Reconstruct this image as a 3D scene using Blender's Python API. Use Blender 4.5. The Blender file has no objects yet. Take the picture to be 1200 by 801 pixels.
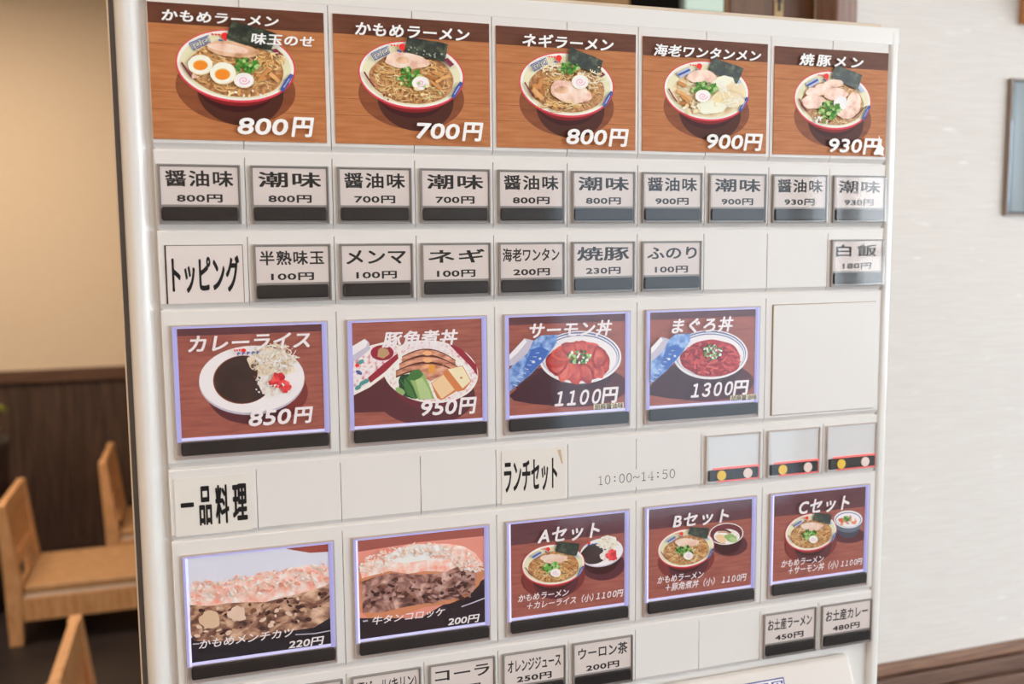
import bpy, bmesh, math, random
from mathutils import Vector, Matrix

# ------------------------------------------------------------------ camera, light, exposure
SC = bpy.context.scene
COL = SC.collection
Z0 = 1.60                      # height of the seam under the five photo cards
P = 0.048                      # pitch of the button columns
FPX = 1103.966
CAM = Vector((-0.21846, -0.54862, Z0 - 0.05209))
RX = Vector((0.94900634, -0.31514203, -0.00851224))     # camera right
RD = Vector((-0.04097391, -0.09652535, -0.9944868))     # camera down
RF = Vector((0.31258295, 0.94412306, -0.10451578))      # camera forward
cam_data = bpy.data.cameras.new('camera')
cam = bpy.data.objects.new('camera', cam_data)
COL.objects.link(cam)
cam.matrix_world = Matrix(((RX.x, -RD.x, -RF.x, CAM.x), (RX.y, -RD.y, -RF.y, CAM.y), (RX.z, -RD.z, -RF.z, CAM.z), (0, 0, 0, 1)))
cam_data.sensor_width = 36.0
cam_data.lens = FPX * 36.0 / 1200.0
cam_data.clip_start = 0.02
cam_data.dof.use_dof = True
cam_data.dof.focus_distance = 0.575
cam_data.dof.aperture_fstop = 7.5
SC.camera = cam
SC.view_settings.view_transform = 'Standard'
SC.view_settings.look = 'None'
SC.view_settings.gamma = 1.0
SC.view_settings.use_curve_mapping = False
SC.view_settings.exposure = -0.50
world = bpy.data.worlds.new('world')
SC.world = world
world.use_nodes = True
world.node_tree.nodes['Background'].inputs[0].default_value = (0.75, 0.85, 1.0, 1)
world.node_tree.nodes['Background'].inputs[1].default_value = 0.3
WINDOW_STRENGTH = 15.0         # bright daylight window
HAZE_PANE_STRENGTH = 10.0           # unseen pane added to haze the rightmost buttons
SIDE_STRENGTH = 12.0
TINT_PANE_STRENGTH = 3.4           # unseen dim pane added for the bluish reflection in the push bars

def area(name, loc, target, size, power, color, size_y=None):
    d = bpy.data.lights.new(name, 'AREA')
    d.energy = power; d.color = color; d.size = size
    if size_y: d.shape = 'RECTANGLE'; d.size_y = size_y
    o = bpy.data.objects.new(name, d); COL.objects.link(o)
    o.location = loc
    o.rotation_euler = (Vector(target) - Vector(loc)).to_track_quat('-Z', 'Y').to_euler()
    return o
area('ceiling_lamp_front', (-0.9, -1.3, 2.66), (-0.9, -1.3, 0), 1.2, 22, (1.0, 0.85, 0.72))
area('ceiling_lamp_right', (1.0, -1.5, 2.66), (1.0, -1.5, 0), 0.9, 12, (1.0, 0.94, 0.88))
area('ceiling_lamp_dining', (-1.2, 2.6, 2.66), (-1.2, 2.6, 0), 0.9, 62, (1.0, 0.77, 0.56))
area('ceiling_lamp_left', (-2.0, -0.3, 2.66), (-2.0, -0.3, 0), 0.9, 40, (1.0, 0.76, 0.54))
area('ceiling_lamp_entrance', (1.4, 1.3, 2.66), (1.4, 1.3, 0), 0.5, 14, (1.0, 0.85, 0.70))

# ------------------------------------------------------------------ helpers
def lin(c):
    c = c / 255.0
    return c / 12.92 if c <= 0.04045 else ((c + 0.055) / 1.055) ** 2.4
def rgb(r, g, b, gain=1.0):
    return (min(lin(r) * gain, 0.95), min(lin(g) * gain, 0.95), min(lin(b) * gain, 0.95), 1)
MATS = {}
def mat(name, col, rough=0.5, metal=0.0, spec=0.5, coat=0.0, emit=None, es=0.0):
    if name in MATS: return MATS[name]
    m = bpy.data.materials.new(name); m.use_nodes = True
    b = m.node_tree.nodes['Principled BSDF']
    b.inputs['Base Color'].default_value = col
    b.inputs['Roughness'].default_value = rough
    b.inputs['Metallic'].default_value = metal
    b.inputs['Specular IOR Level'].default_value = spec
    b.inputs['Coat Weight'].default_value = coat
    if emit:
        b.inputs['Emission Color'].default_value = emit
        b.inputs['Emission Strength'].default_value = es
    MATS[name] = m
    return m
def noisy(name, cols, scale=(1, 1, 1), nscale=20, detail=4, rough=0.5, bump=0.0, kind='noise', lo=0.35, hi=0.65, spec=0.5, emit=0.0, dist=0.0):
    """colour ramp over a noise or voronoi texture in object space"""
    if name in MATS: return MATS[name]
    m = bpy.data.materials.new(name); m.use_nodes = True
    nt = m.node_tree; b = nt.nodes['Principled BSDF']
    tc = nt.nodes.new('ShaderNodeTexCoord'); mp = nt.nodes.new('ShaderNodeMapping')
    mp.inputs['Scale'].default_value = scale
    nt.links.new(tc.outputs['Object'], mp.inputs['Vector'])
    if kind == 'noise':
        t = nt.nodes.new('ShaderNodeTexNoise'); t.inputs['Detail'].default_value = detail
        t.inputs['Distortion'].default_value = dist; out = t.outputs['Fac']
    else:
        t = nt.nodes.new('ShaderNodeTexVoronoi'); out = t.outputs['Distance']
    t.inputs['Scale'].default_value = nscale
    nt.links.new(mp.outputs['Vector'], t.inputs['Vector'])
    r = nt.nodes.new('ShaderNodeValToRGB')
    el = r.color_ramp.elements
    while len(el) < len(cols): el.new(0.5)
    for i, c in enumerate(cols):
        el[i].position = lo + (hi - lo) * i / max(1, len(cols) - 1); el[i].color = c
    nt.links.new(out, r.inputs['Fac']); nt.links.new(r.outputs['Color'], b.inputs['Base Color'])
    b.inputs['Roughness'].default_value = rough
    b.inputs['Specular IOR Level'].default_value = spec
    if emit:
        nt.links.new(r.outputs['Color'], b.inputs['Emission Color']); b.inputs['Emission Strength'].default_value = emit
    if bump:
        bp = nt.nodes.new('ShaderNodeBump'); bp.inputs['Strength'].default_value = bump; bp.inputs['Distance'].default_value = 0.002
        nt.links.new(out, bp.inputs['Height']); nt.links.new(bp.outputs['Normal'], b.inputs['Normal'])
    MATS[name] = m
    return m

class MB:
    """collects boxes and prisms into one mesh"""
    def __init__(s): s.bm = bmesh.new(); s.mats = []
    def _mi(s, m):
        if m not in s.mats: s.mats.append(m)
        return s.mats.index(m)
    def hexa(s, v, m, bevel=0.0, seg=2):
        """v: 8 corners, bottom ring 0-3 and top ring 4-7"""
        vs = [s.bm.verts.new(p) for p in v]
        fs = [s.bm.faces.new([vs[i] for i in f]) for f in ((0, 3, 2, 1), (4, 5, 6, 7), (0, 1, 5, 4), (1, 2, 6, 5), (2, 3, 7, 6), (3, 0, 4, 7))]
        mi = s._mi(m)
        for f in fs: f.material_index = mi
        if bevel:
            r = bmesh.ops.bevel(s.bm, geom=list({e for f in fs for e in f.edges}), offset=bevel, segments=seg, affect='EDGES', profile=0.6)
            for f in r['faces']: f.material_index = mi; f.smooth = True
        return s
    def box(s, a, b, m, bevel=0.0, seg=2):
        (x0, y0, z0), (x1, y1, z1) = a, b
        return s.hexa([(x0, y0, z0), (x1, y0, z0), (x1, y1, z0), (x0, y1, z0), (x0, y0, z1), (x1, y0, z1), (x1, y1, z1), (x0, y1, z1)], m, bevel, seg)
    def extrude_poly(s, pts, dirv, m, bevel=0.0, seg=2):
        """closed polygon of 3D points pushed along dirv"""
        d = Vector(dirv); n = len(pts)
        a = [s.bm.verts.new(p) for p in pts]; b = [s.bm.verts.new(Vector(p) + d) for p in pts]
        fs = [s.bm.faces.new(a), s.bm.faces.new(b[::-1])]
        for i in range(n): fs.append(s.bm.faces.new([a[i], b[i], b[(i + 1) % n], a[(i + 1) % n]][::-1]))
        bmesh.ops.recalc_face_normals(s.bm, faces=fs)
        mi = s._mi(m)
        for f in fs: f.material_index = mi
        if bevel:
            r = bmesh.ops.bevel(s.bm, geom=list({e for f in fs[:2] for e in f.edges}), offset=bevel, segments=seg, affect='EDGES', profile=0.6)
            for f in r['faces']: f.material_index = mi; f.smooth = True
        return s
    def bar(s, x0, z0, x1, z1, y0, y1, m, r=0.002, bev=0.0006):
        """rounded rectangle seen from the front, from depth y1 forward to y0"""
        pts = []
        for cx, cz, a in ((x1 - r * 0.5, z1 - r, 0), (x0 + r * 0.5, z1 - r, 90), (x0 + r * 0.5, z0 + r, 180), (x1 - r * 0.5, z0 + r, 270)):
            for i in range(6):
                t = math.radians(a + 18 * i); pts.append((cx + 0.5 * r * math.cos(t), y1, cz + r * math.sin(t)))
        return s.extrude_poly(pts, (0, y0 - y1, 0), m, bev, 2)
    def build(s, name, parent=None, origin=(0, 0, 0)):
        me = bpy.data.meshes.new(name)
        if any(origin): bmesh.ops.translate(s.bm, verts=s.bm.verts, vec=-Vector(origin))
        s.bm.to_mesh(me); s.bm.free()
        for m in s.mats: me.materials.append(m)
        o = bpy.data.objects.new(name, me); COL.objects.link(o)
        o.location = origin
        if parent: o.parent = parent
        return o
def tag(o, label=None, cat=None, group=None, kind=None):
    if label: o['label'] = label
    if cat: o['category'] = cat
    if group: o['group'] = group
    if kind: o['kind'] = kind
    return o
def empty(name, loc):
    o = bpy.data.objects.new(name, None); COL.objects.link(o); o.location = loc
    o.empty_display_size = 0.05
    return o
def struct(o): o['kind'] = 'structure'; return o
def at(px, py, y=0.0):
    """the point of the plane y that the photograph shows at a pixel"""
    d = RX * ((px - 600) / FPX) + RD * ((py - 400.5) / FPX) + RF
    return CAM + d * ((y - CAM.y) / d.y)

# ------------------------------------------------------------------ flat printing (paper cards)
_dg = {}
def glyphs(text, bold=0.0, space=1.0):
    """triangulated outline of a string, scaled to the unit square"""
    k = (text, bold, space)
    if k in _dg: return _dg[k]
    c = bpy.data.curves.new('lettering', 'FONT')
    c.body = text; c.offset = bold; c.space_character = space; c.resolution_u = 3
    o = bpy.data.objects.new('lettering', c); COL.objects.link(o)
    dg = bpy.context.evaluated_depsgraph_get(); dg.update()
    me = bpy.data.meshes.new_from_object(o.evaluated_get(dg))
    vs = [(v.co.x, v.co.y) for v in me.vertices]; fs = [tuple(p.vertices) for p in me.polygons]
    bpy.data.objects.remove(o); bpy.data.curves.remove(c); bpy.data.meshes.remove(me)
    x0 = min(v[0] for v in vs); x1 = max(v[0] for v in vs); y0 = min(v[1] for v in vs); y1 = max(v[1] for v in vs)
    if text in ('ー', '一'): y0, y1 = y0 - 0.4, y1 + 0.4
    _dg[k] = ([((x - x0) / (x1 - x0), (y - y0) / (y1 - y0)) for x, y in vs], fs)
    return _dg[k]

class Print:
    """a flat printed sheet: layers a few microns apart in one mesh, drawn in the frame of a crop of the photo"""
    STEP = 0.000006
    def __init__(s, depth, crop=(0, 0, 1.0)):
        s.d = depth; s.c = crop; s.v = []; s.f = []; s.fm = []; s.mats = []; s.n = 0
    def pt(s, q):
        p = at(s.c[0] + q[0] / s.c[2], s.c[1] + q[1] / s.c[2], s.d)
        return (p.x, p.z)
    def _add(s, pts, faces, m):
        if m not in s.mats: s.mats.append(m)
        mi = s.mats.index(m); y = s.d - s.n * s.STEP; s.n += 1
        b = len(s.v)
        s.v += [(x, y, z) for x, z in pts]
        for f in faces: s.f.append(tuple(b + i for i in f)); s.fm.append(mi)
    # plane coordinates (metres)
    def prect(s, x0, z0, x1, z1, m): s._add([(x0, z0), (x1, z0), (x1, z1), (x0, z1)], [(0, 1, 2, 3)], m)
    def ptext(s, t, x0, z0, x1, z1, m, bold=0.015, slant=0.0, space=1.0):
        vs, fs = glyphs(t, 0.0, space); w = x1 - x0; h = z1 - z0
        k = min(bold * 0.85, 0.03); c = w / max(1, len(t)); dx = k * c; dz = k * min(h, 2.0 * c)
        sh = [(-dx, -dz), (dx, -dz), (dx, dz), (-dx, dz)]
        if bold > 0.03: sh += [(1.35 * dx, 0), (-1.35 * dx, 0), (0, 1.35 * dz), (0, -1.35 * dz), (0, 0)]
        for ax, az in sh:
            s._add([(x0 + ax + dx + u * (w - 2 * dx) + slant * (v - 0.5) * h, z0 + az + dz + v * (h - 2 * dz)) for u, v in vs], fs, m)
    # crop coordinates
    def poly(s, pts, m): s._add([s.pt(q) for q in pts], [tuple(range(len(pts)))], m)
    def clip(s, pts, m, box):
        """polygon kept inside the sheet (plane rectangle)"""
        P_ = [s.pt(q) for q in pts]
        for ax, lim, sg in ((0, box[0], 1), (0, box[2], -1), (1, box[1], 1), (1, box[3], -1)):
            out = []
            for i in range(len(P_)):
                a, b = P_[i - 1], P_[i]
                ia, ib = (a[ax] - lim) * sg >= 0, (b[ax] - lim) * sg >= 0
                if ia != ib:
                    t = (lim - a[ax]) / (b[ax] - a[ax]); out.append((a[0] + t * (b[0] - a[0]), a[1] + t * (b[1] - a[1])))
                if ib: out.append(b)
            P_ = out
            if len(P_) < 3: return
        s._add(P_, [tuple(range(len(P_)))], m)
    def ell_pts(s, cx, cy, rx, ry, k=0.0, rot=0.0, wob=0.0, seed=0, n=40, a0=0, a1=360):
        rnd = random.Random(seed); ph = [rnd.uniform(0, 6.28) for _ in range(3)]
        out = []
        for i in range(n):
            a = math.radians(a0 + (a1 - a0) * i / (n if a1 - a0 == 360 else n - 1))
            w = 1 + wob * (math.sin(3 * a + ph[0]) + 0.7 * math.sin(5 * a + ph[1]) + 0.5 * math.sin(9 * a + ph[2]))
            x, y = rx * w * math.cos(a), ry * w * math.sin(a)
            r = math.radians(rot); x, y = x * math.cos(r) - y * math.sin(r), x * math.sin(r) + y * math.cos(r)
            out.append((cx + x, cy + y + k * x))
        return out
    def ell(s, cx, cy, rx, ry, m, **kw): s.poly(s.ell_pts(cx, cy, rx, ry, **kw), m)
    def line(s, pts, w, m):
        """ribbon of width w along a polyline"""
        L, R = [], []
        for i, p in enumerate(pts):
            a = pts[max(0, i - 1)]; b = pts[min(len(pts) - 1, i + 1)]
            dx, dy = b[0] - a[0], b[1] - a[1]; l = math.hypot(dx, dy) or 1
            nx, ny = -dy / l * w / 2, dx / l * w / 2
            L.append((p[0] + nx, p[1] + ny)); R.append((p[0] - nx, p[1] - ny))
        n = len(pts)
        s._add([s.pt(q) for q in L + R], [(i, i + 1, n + i + 1, n + i) for i in range(n - 1)], m)
    def text(s, t, x0, y0, x1, y1, m, bold=0.015, slant=0.0, space=1.0):
        """ink box from the top left corner (x0,y0) to the bottom right corner (x1,y1) in the crop"""
        a, b = s.pt((x0, y0)), s.pt((x1, y1))
        s.ptext(t, a[0], b[1], b[0], a[1], m, bold, slant, space)
    def strands(s, cx, cy, rx, ry, n, w, mats, seed=1, k=0.0, ln=0.5):
        rnd = random.Random(seed)
        for i in range(n):
            a = rnd.uniform(0, 6.28); r = math.sqrt(rnd.uniform(0, 0.75)); x, y = r * math.cos(a), r * math.sin(a)
            th = rnd.uniform(0, 6.28); cu = rnd.uniform(-4, 4); pts = []
            for j in range(8):
                if x * x + y * y > 0.96: break
                pts.append((cx + rx * x, cy + ry * y + k * rx * x))
                th += cu / 8; x += math.cos(th) * ln / 8; y += math.sin(th) * ln / 8
            if len(pts) > 2: s.line(pts, w * rnd.uniform(0.7, 1.3), rnd.choice(mats))
    def bits(s, cx, cy, rx, ry, n, r, mats, seed=1, k=0.0):
        rnd = random.Random(seed)
        for i in range(n):
            a = rnd.uniform(0, 6.28); q = math.sqrt(rnd.uniform(0, 1)); x = q * math.cos(a) * rx; y = q * math.sin(a) * ry
            s.ell(cx + x, cy + y + k * x, r * rnd.uniform(0.5, 1.2), r * rnd.uniform(0.4, 0.9), rnd.choice(mats), n=8, rot=rnd.uniform(0, 180))
    def build(s, name, parent=None, thick=0.0004, back=None):
        """the printed sheet as an object whose origin is its centre; the backing gives it thickness"""
        xs = [v[0] for v in s.v]; zs = [v[2] for v in s.v]
        cx, cz = (min(xs) + max(xs)) / 2, (min(zs) + max(zs)) / 2
        if thick and back:
            x0, z0, x1, z1 = back; b = len(s.v); y0, y1 = s.d + 0.000004, s.d + thick
            s.v += [(x0, y0, z0), (x1, y0, z0), (x1, y1, z0), (x0, y1, z0), (x0, y0, z1), (x1, y0, z1), (x1, y1, z1), (x0, y1, z1)]
            for f in ((0, 3, 2, 1), (4, 5, 6, 7), (0, 1, 5, 4), (1, 2, 6, 5), (2, 3, 7, 6), (3, 0, 4, 7)):
                s.f.append(tuple(b + i for i in f)); s.fm.append(0)
        me = bpy.data.meshes.new(name)
        me.from_pydata([(x - cx, y - s.d, z - cz) for x, y, z in s.v], [], s.f)
        for m in s.mats: me.materials.append(m)
        for p, i in zip(me.polygons, s.fm): p.material_index = i
        o = bpy.data.objects.new(name, me); COL.objects.link(o)
        o.location = (cx, s.d, cz)
        if parent:
            o.parent = parent; o.location = Vector((cx, s.d, cz)) - world_loc(parent)
        return o
def world_loc(o):
    v = Vector(o.location)
    while o.parent: o = o.parent; v += Vector(o.location)
    return v

# ------------------------------------------------------------------ materials
WHITE = mat('white_plastic', rgb(228, 224, 221), 0.38, spec=0.4)
FRAME_WHITE = mat('white_enamel', rgb(232, 229, 226), 0.2)
GASKET = mat('dark_rubber', rgb(88, 80, 76), 0.6)
BODY = mat('beige_steel', rgb(214, 196, 176), 0.45)
GAP = mat('dark_gap', rgb(70, 62, 58), 0.7)
TRAY = mat('grey_smoked_plastic', rgb(148, 141, 137), 0.35)
TRAY_LIGHT = mat('grey_pink_plastic', rgb(190, 174, 168), 0.35)
BAR = mat('black_bar_plastic', rgb(36, 30, 30), 0.38, spec=0.3)
PAPER = mat('white_paper', rgb(226, 215, 212), 0.7, spec=0.2)
PAPER_CREAM = mat('cream_paper', rgb(229, 223, 216), 0.7, spec=0.2)
INK = mat('black_ink', rgb(34, 30, 30), 0.6, spec=0.2)
CLEAR_GREY = mat('frosted_grey_plastic', rgb(220, 220, 222), 0.25)
LED = mat('violet_led_edge', rgb(156, 154, 208), 0.3, emit=rgb(188, 186, 240), es=0.46)
LED_BRIGHT = mat('white_led_edge', rgb(200, 200, 240), 0.3, emit=rgb(232, 232, 255), es=0.85)
LED_PALE = mat('pale_violet_led_edge', rgb(190, 190, 235), 0.3, emit=rgb(210, 206, 252), es=0.65)
LED_RED = mat('red_led_edge', rgb(230, 110, 105), 0.3, emit=rgb(255, 90, 85), es=0.55)
YELLOW = mat('yellow_dot', rgb(240, 196, 30), 0.4)
PINKDOT = mat('pale_pink_dot', rgb(240, 218, 212), 0.4)

def clear_mat():
    m = bpy.data.materials.new('clear_plastic'); m.use_nodes = True
    nt = m.node_tree; nt.nodes.clear()
    o = nt.nodes.new('ShaderNodeOutputMaterial'); mx = nt.nodes.new('ShaderNodeMixShader')
    t = nt.nodes.new('ShaderNodeBsdfTransparent'); g = nt.nodes.new('ShaderNodeBsdfGlossy'); fr = nt.nodes.new('ShaderNodeFresnel')
    t.inputs['Color'].default_value = (0.965, 0.96, 0.955, 1); g.inputs['Roughness'].default_value = 0.06
    fr.inputs['IOR'].default_value = 1.5
    ge = nt.nodes.new('ShaderNodeNewGeometry'); mu = nt.nodes.new('ShaderNodeMath'); mu.operation = 'MULTIPLY'
    iv = nt.nodes.new('ShaderNodeMath'); iv.operation = 'SUBTRACT'; iv.inputs[0].default_value = 1.0
    nt.links.new(ge.outputs['Backfacing'], iv.inputs[1]); nt.links.new(fr.outputs[0], mu.inputs[0]); nt.links.new(iv.outputs[0], mu.inputs[1])
    nt.links.new(mu.outputs[0], mx.inputs[0]); nt.links.new(t.outputs[0], mx.inputs[1]); nt.links.new(g.outputs[0], mx.inputs[2])
    nt.links.new(mx.outputs[0], o.inputs[0])
    return m
CLEAR = clear_mat()

G = 1.28     # printed inks: a little lighter than they look in the photo
def ink(name, r, g, b, rough=0.45, spec=0.2): return mat('ink_' + name, rgb(r, g, b, G), rough, spec=spec)
W_TXT = ink('white', 238, 230, 226)
WOOD_P = noisy('print_wood', [rgb(160, 98, 58, G), rgb(170, 108, 66, G), rgb(178, 118, 75, G)], (6, 1, 60), 9, rough=0.4, spec=0.2, lo=0.3, hi=0.7)
HEAD_P = noisy('print_dark_wood', [rgb(86, 50, 36, G), rgb(98, 58, 42, G)], (6, 1, 40), 9, rough=0.4, spec=0.2)
WOOD_B = noisy('print_red_wood', [rgb(128, 68, 60, G), rgb(144, 80, 70, G), rgb(154, 90, 76, G)], (6, 1, 60), 9, rough=0.4, spec=0.2, lo=0.3, hi=0.7, emit=0.10)
HEAD_B = noisy('print_wine_wood', [rgb(82, 46, 52, G), rgb(94, 54, 60, G)], (6, 1, 40), 9, rough=0.4, spec=0.2, emit=0.10)
SHADOW1 = noisy('print_wood_deep', [rgb(112, 62, 38, G), rgb(130, 74, 46, G)], (6, 1, 40), 9, rough=0.4, spec=0.2)
SHADOW2 = ink('deep_brown', 72, 36, 26)
SHADOW_B = ink('plum', 84, 38, 46)
RIM = ink('rim_red', 204, 62, 76); RIM_W = ink('rim_white', 232, 220, 214); WALL_P = ink('bowl_inside', 214, 210, 178)
BOWL_RED = ink('bowl_red', 120, 26, 28); BOWL_DK = ink('bowl_dark', 58, 20, 20)
SOUP = noisy('print_soup', [rgb(128, 80, 48, G), rgb(174, 122, 74, G), rgb(206, 158, 104, G)], (1, 1, 1), 420, detail=5, rough=0.4, lo=0.3, hi=0.7)
SOUP_PALE = noisy('print_pale_soup', [rgb(186, 150, 100, G), rgb(214, 190, 146, G), rgb(228, 214, 184, G)], (1, 1, 1), 160, detail=5, rough=0.4, lo=0.3, hi=0.7)
NOOD = [ink('noodle_a', 222, 184, 124), ink('noodle_b', 206, 160, 98), ink('noodle_c', 188, 138, 80), ink('noodle_d', 232, 204, 156)]
NOOD_P = [ink('wonton_a', 236, 226, 204), ink('wonton_b', 222, 206, 174), ink('noodle_d', 232, 204, 156)]
NORI = noisy('print_nori', [rgb(14, 20, 16, G), rgb(36, 44, 32, G), rgb(80, 88, 64, G)], (1, 1, 1), 300, detail=6, rough=0.4, lo=0.3, hi=0.75)
NORI_L = ink('nori_glint', 150, 156, 140)
MEAT = noisy('print_pork', [rgb(176, 128, 92, G), rgb(206, 162, 126, G), rgb(224, 186, 158, G)], (1, 1, 1), 140, rough=0.4)
MEAT_PINK = noisy('print_pink_pork', [rgb(206, 160, 142, G), rgb(226, 190, 172, G), rgb(236, 208, 194, G)], (1, 1, 1), 140, rough=0.4)
GREEN = [ink('scallion_a', 66, 128, 44), ink('scallion_b', 98, 158, 66), ink('scallion_c', 44, 96, 34), ink('scallion_d', 158, 192, 120)]
MENMA = [ink('menma_a', 190, 132, 76), ink('menma_b', 164, 104, 56), ink('menma_c', 208, 158, 102)]
NARU = ink('naruto', 240, 222, 222); NARU_P = ink('naruto_pink', 228, 150, 176)
BLUE = ink('pattern_blue', 66, 84, 150); BLUE_L = ink('pattern_pale_blue', 168, 178, 206); REDLOGO = ink('logo_red', 220, 44, 46); MAROON = ink('pattern_maroon', 120, 44, 70)
EGG = ink('egg_white', 242, 228, 210); EGG_SH = ink('egg_cream', 226, 200, 160); YOLK = ink('yolk', 240, 130, 36); YOLK_D = ink('yolk_rim', 250, 168, 80)

# ------------------------------------------------------------------ the room
def paper_wall(name, c1, c2, fleck):
    """wallpaper with fine horizontal fibres and scattered pale flecks"""
    m = bpy.data.materials.new(name); m.use_nodes = True
    nt = m.node_tree; b = nt.nodes['Principled BSDF']; b.inputs['Roughness'].default_value = 0.8
    b.inputs['Specular IOR Level'].default_value = 0.2
    tc = nt.nodes.new('ShaderNodeTexCoord')
    def tex(scale, ns, detail):
        mp = nt.nodes.new('ShaderNodeMapping'); mp.inputs['Scale'].default_value = scale
        nt.links.new(tc.outputs['Object'], mp.inputs['Vector'])
        t = nt.nodes.new('ShaderNodeTexNoise'); t.inputs['Scale'].default_value = ns; t.inputs['Detail'].default_value = detail
        nt.links.new(mp.outputs['Vector'], t.inputs['Vector']); return t.outputs['Fac']
    def ramp(src, p0, p1, a, c):
        r = nt.nodes.new('ShaderNodeValToRGB'); r.color_ramp.elements[0].position = p0; r.color_ramp.elements[1].position = p1
        r.color_ramp.elements[0].color = a; r.color_ramp.elements[1].color = c
        nt.links.new(src, r.inputs['Fac']); return r.outputs['Color']
    base = ramp(tex((4, 4, 110), 6, 3), 0.3, 0.7, c1, c2)
    fl = ramp(tex((20, 20, 130), 1.0, 1), 0.69, 0.82, (0, 0, 0, 1), (1, 1, 1, 1))
    mx = nt.nodes.new('ShaderNodeMix'); mx.data_type = 'RGBA'
    nt.links.new(fl, mx.inputs['Factor']); nt.links.new(base, mx.inputs['A']); mx.inputs['B'].default_value = fleck
    nt.links.new(mx.outputs['Result'], b.inputs['Base Color'])
    return m
WALLPAPER = paper_wall('cream_wallpaper', rgb(222, 215, 209), rgb(229, 224, 219), rgb(247, 245, 243))
WALLPAPER_B = paper_wall('cream_wallpaper_back', rgb(218, 202, 180), rgb(226, 212, 192), rgb(236, 226, 210))
CEIL = mat('ceiling_white', rgb(226, 218, 206), 0.8)
FLOOR = noisy('dark_floor', [rgb(46, 36, 32), rgb(66, 52, 45)], (1, 8, 1), 5, rough=0.45)
def planks(name, cols, pitch, vertical=True):
    """dark planks: grain noise darkened at the joints"""
    m = noisy(name, cols, (30, 30, 2) if vertical else (2, 30, 30), 3, detail=5, rough=0.5, lo=0.3, hi=0.7)
    return m
DARKWOOD = planks('dark_stained_planks', [rgb(54, 40, 34), rgb(72, 54, 46), rgb(88, 68, 58)], 0.1)
DARKRAIL = noisy('dark_rail_wood', [rgb(82, 58, 46), rgb(104, 76, 60)], (2, 30, 30), 4, rough=0.45)
RAILWOOD = noisy('brown_rail_wood', [rgb(118, 86, 68), rgb(142, 106, 86), rgb(156, 120, 98)], (3, 40, 60), 4, rough=0.45)
JAMBWOOD = noisy('greyish_jamb_wood', [rgb(128, 98, 88), rgb(156, 126, 114)], (60, 60, 3), 3, rough=0.5)
DOORWOOD = noisy('brown_door_wood', [rgb(92, 56, 30), rgb(110, 70, 38)], (40, 40, 2), 3, rough=0.45)
TANWOOD = noisy('tan_post_wood', [rgb(176, 138, 96), rgb(196, 156, 112)], (40, 40, 2), 3, rough=0.5)
BLACKM = mat('black_frame', rgb(16, 15, 17), 0.7, spec=0.1)
BRASS = mat('brass_plate', rgb(182, 152, 108), 0.45, metal=0.2)

YW, YB, CEILZ = 0.40, 3.95, 2.70
XL, XR, YF = -3.2, 4.6, -3.2
def slab(name, a, b, m, bevel=0.0):
    return struct(MB().box(a, b, m, bevel).build(name))
slab('floor', (XL, YF, -0.05), (XR, YB, 0), FLOOR)
DFLOOR = noisy('black_dining_floor', [rgb(28, 24, 26), rgb(40, 34, 36)], (1, 1, 1), 5, rough=0.5)
slab('floor_dining', (XL, 1.15, -0.001), (0.9, YB, 0.22), DFLOOR, 0.004)
slab('ceiling', (XL, YF, CEILZ), (XR, YB, CEILZ + 0.05), CEIL)
slab('wall_right', (0.513, YW, 0), (XR, YW + 0.12, CEILZ), WALLPAPER)
slab('wall_back', (XL, YB, 0), (0.9, YB + 0.1, CEILZ), WALLPAPER_B)
slab('wall_left', (XL - 0.1, YF, 0), (XL, YB, CEILZ), WALLPAPER_B)
slab('wall_east', (XR, YF, 0), (XR + 0.1, YW, CEILZ), WALLPAPER)
slab('wall_entrance', (0.9, 2.3, 0), (0.98, YB, CEILZ), WALLPAPER_B)
fw = MB()
for a, b in (((XL, 0), (1.2, CEILZ)), ((1.2, 0), (2.46, 0.4)), ((2.46, 0), (XR, 1.0)), ((1.2, 2.5), (XR, CEILZ)), ((2.46, 1.0), (2.50, 2.5)), ((2.74, 1.0), (2.76, 2.5)), ((4.5, 1.0), (XR, 2.5))):
    fw.box((a[0], YF - 0.1, a[1]), (b[0], YF, b[1]), WALLPAPER)
struct(fw.build('wall_front'))
def window(name, x0, x1, z0, z1, col, es, cols, rows):
    m = MB()
    m.box((x0, YF - 0.09, z0), (x1, YF - 0.07, z1), mat(name + '_daylight_pane', (0.8, 0.85, 0.9, 1), 0.2, emit=col, es=es))
    fr = mat('window_frame_grey', rgb(120, 112, 106), 0.4)
    for i in range(cols + 1):
        x = x0 + (x1 - x0) * i / cols; m.box((x - 0.025, YF - 0.07, z0), (x + 0.025, YF - 0.02, z1), fr)
    for i in range(rows + 1):
        z = z0 + (z1 - z0) * i / rows; m.box((x0, YF - 0.068, z - 0.025), (x1, YF - 0.022, z + 0.025), fr)
    return struct(m.build(name))
window('window_1', 2.76, 4.5, 1.0, 2.5, (0.86, 0.94, 1.0, 1), WINDOW_STRENGTH, 2, 2)
m_ = MB()
m_.box((XR - 0.02, -2.9, 0.9), (XR - 0.005, -0.6, 2.5), mat('added_side_pane', (0.8, 0.85, 0.9, 1), 0.2, emit=(0.88, 0.95, 1.0, 1), es=SIDE_STRENGTH))
for y_ in (-2.9, -2.13, -1.37, -0.6): m_.box((XR - 0.05, y_ - 0.025, 0.9), (XR - 0.02, y_ + 0.025, 2.5), MATS['window_frame_grey'])
for z_ in (0.9, 2.5): m_.box((XR - 0.048, -2.9, z_ - 0.025), (XR - 0.021, -0.6, z_ + 0.025), MATS['window_frame_grey'])
struct(m_.build('added_side_window'))  # unseen glowing pane added on the east wall for cool side light
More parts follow.
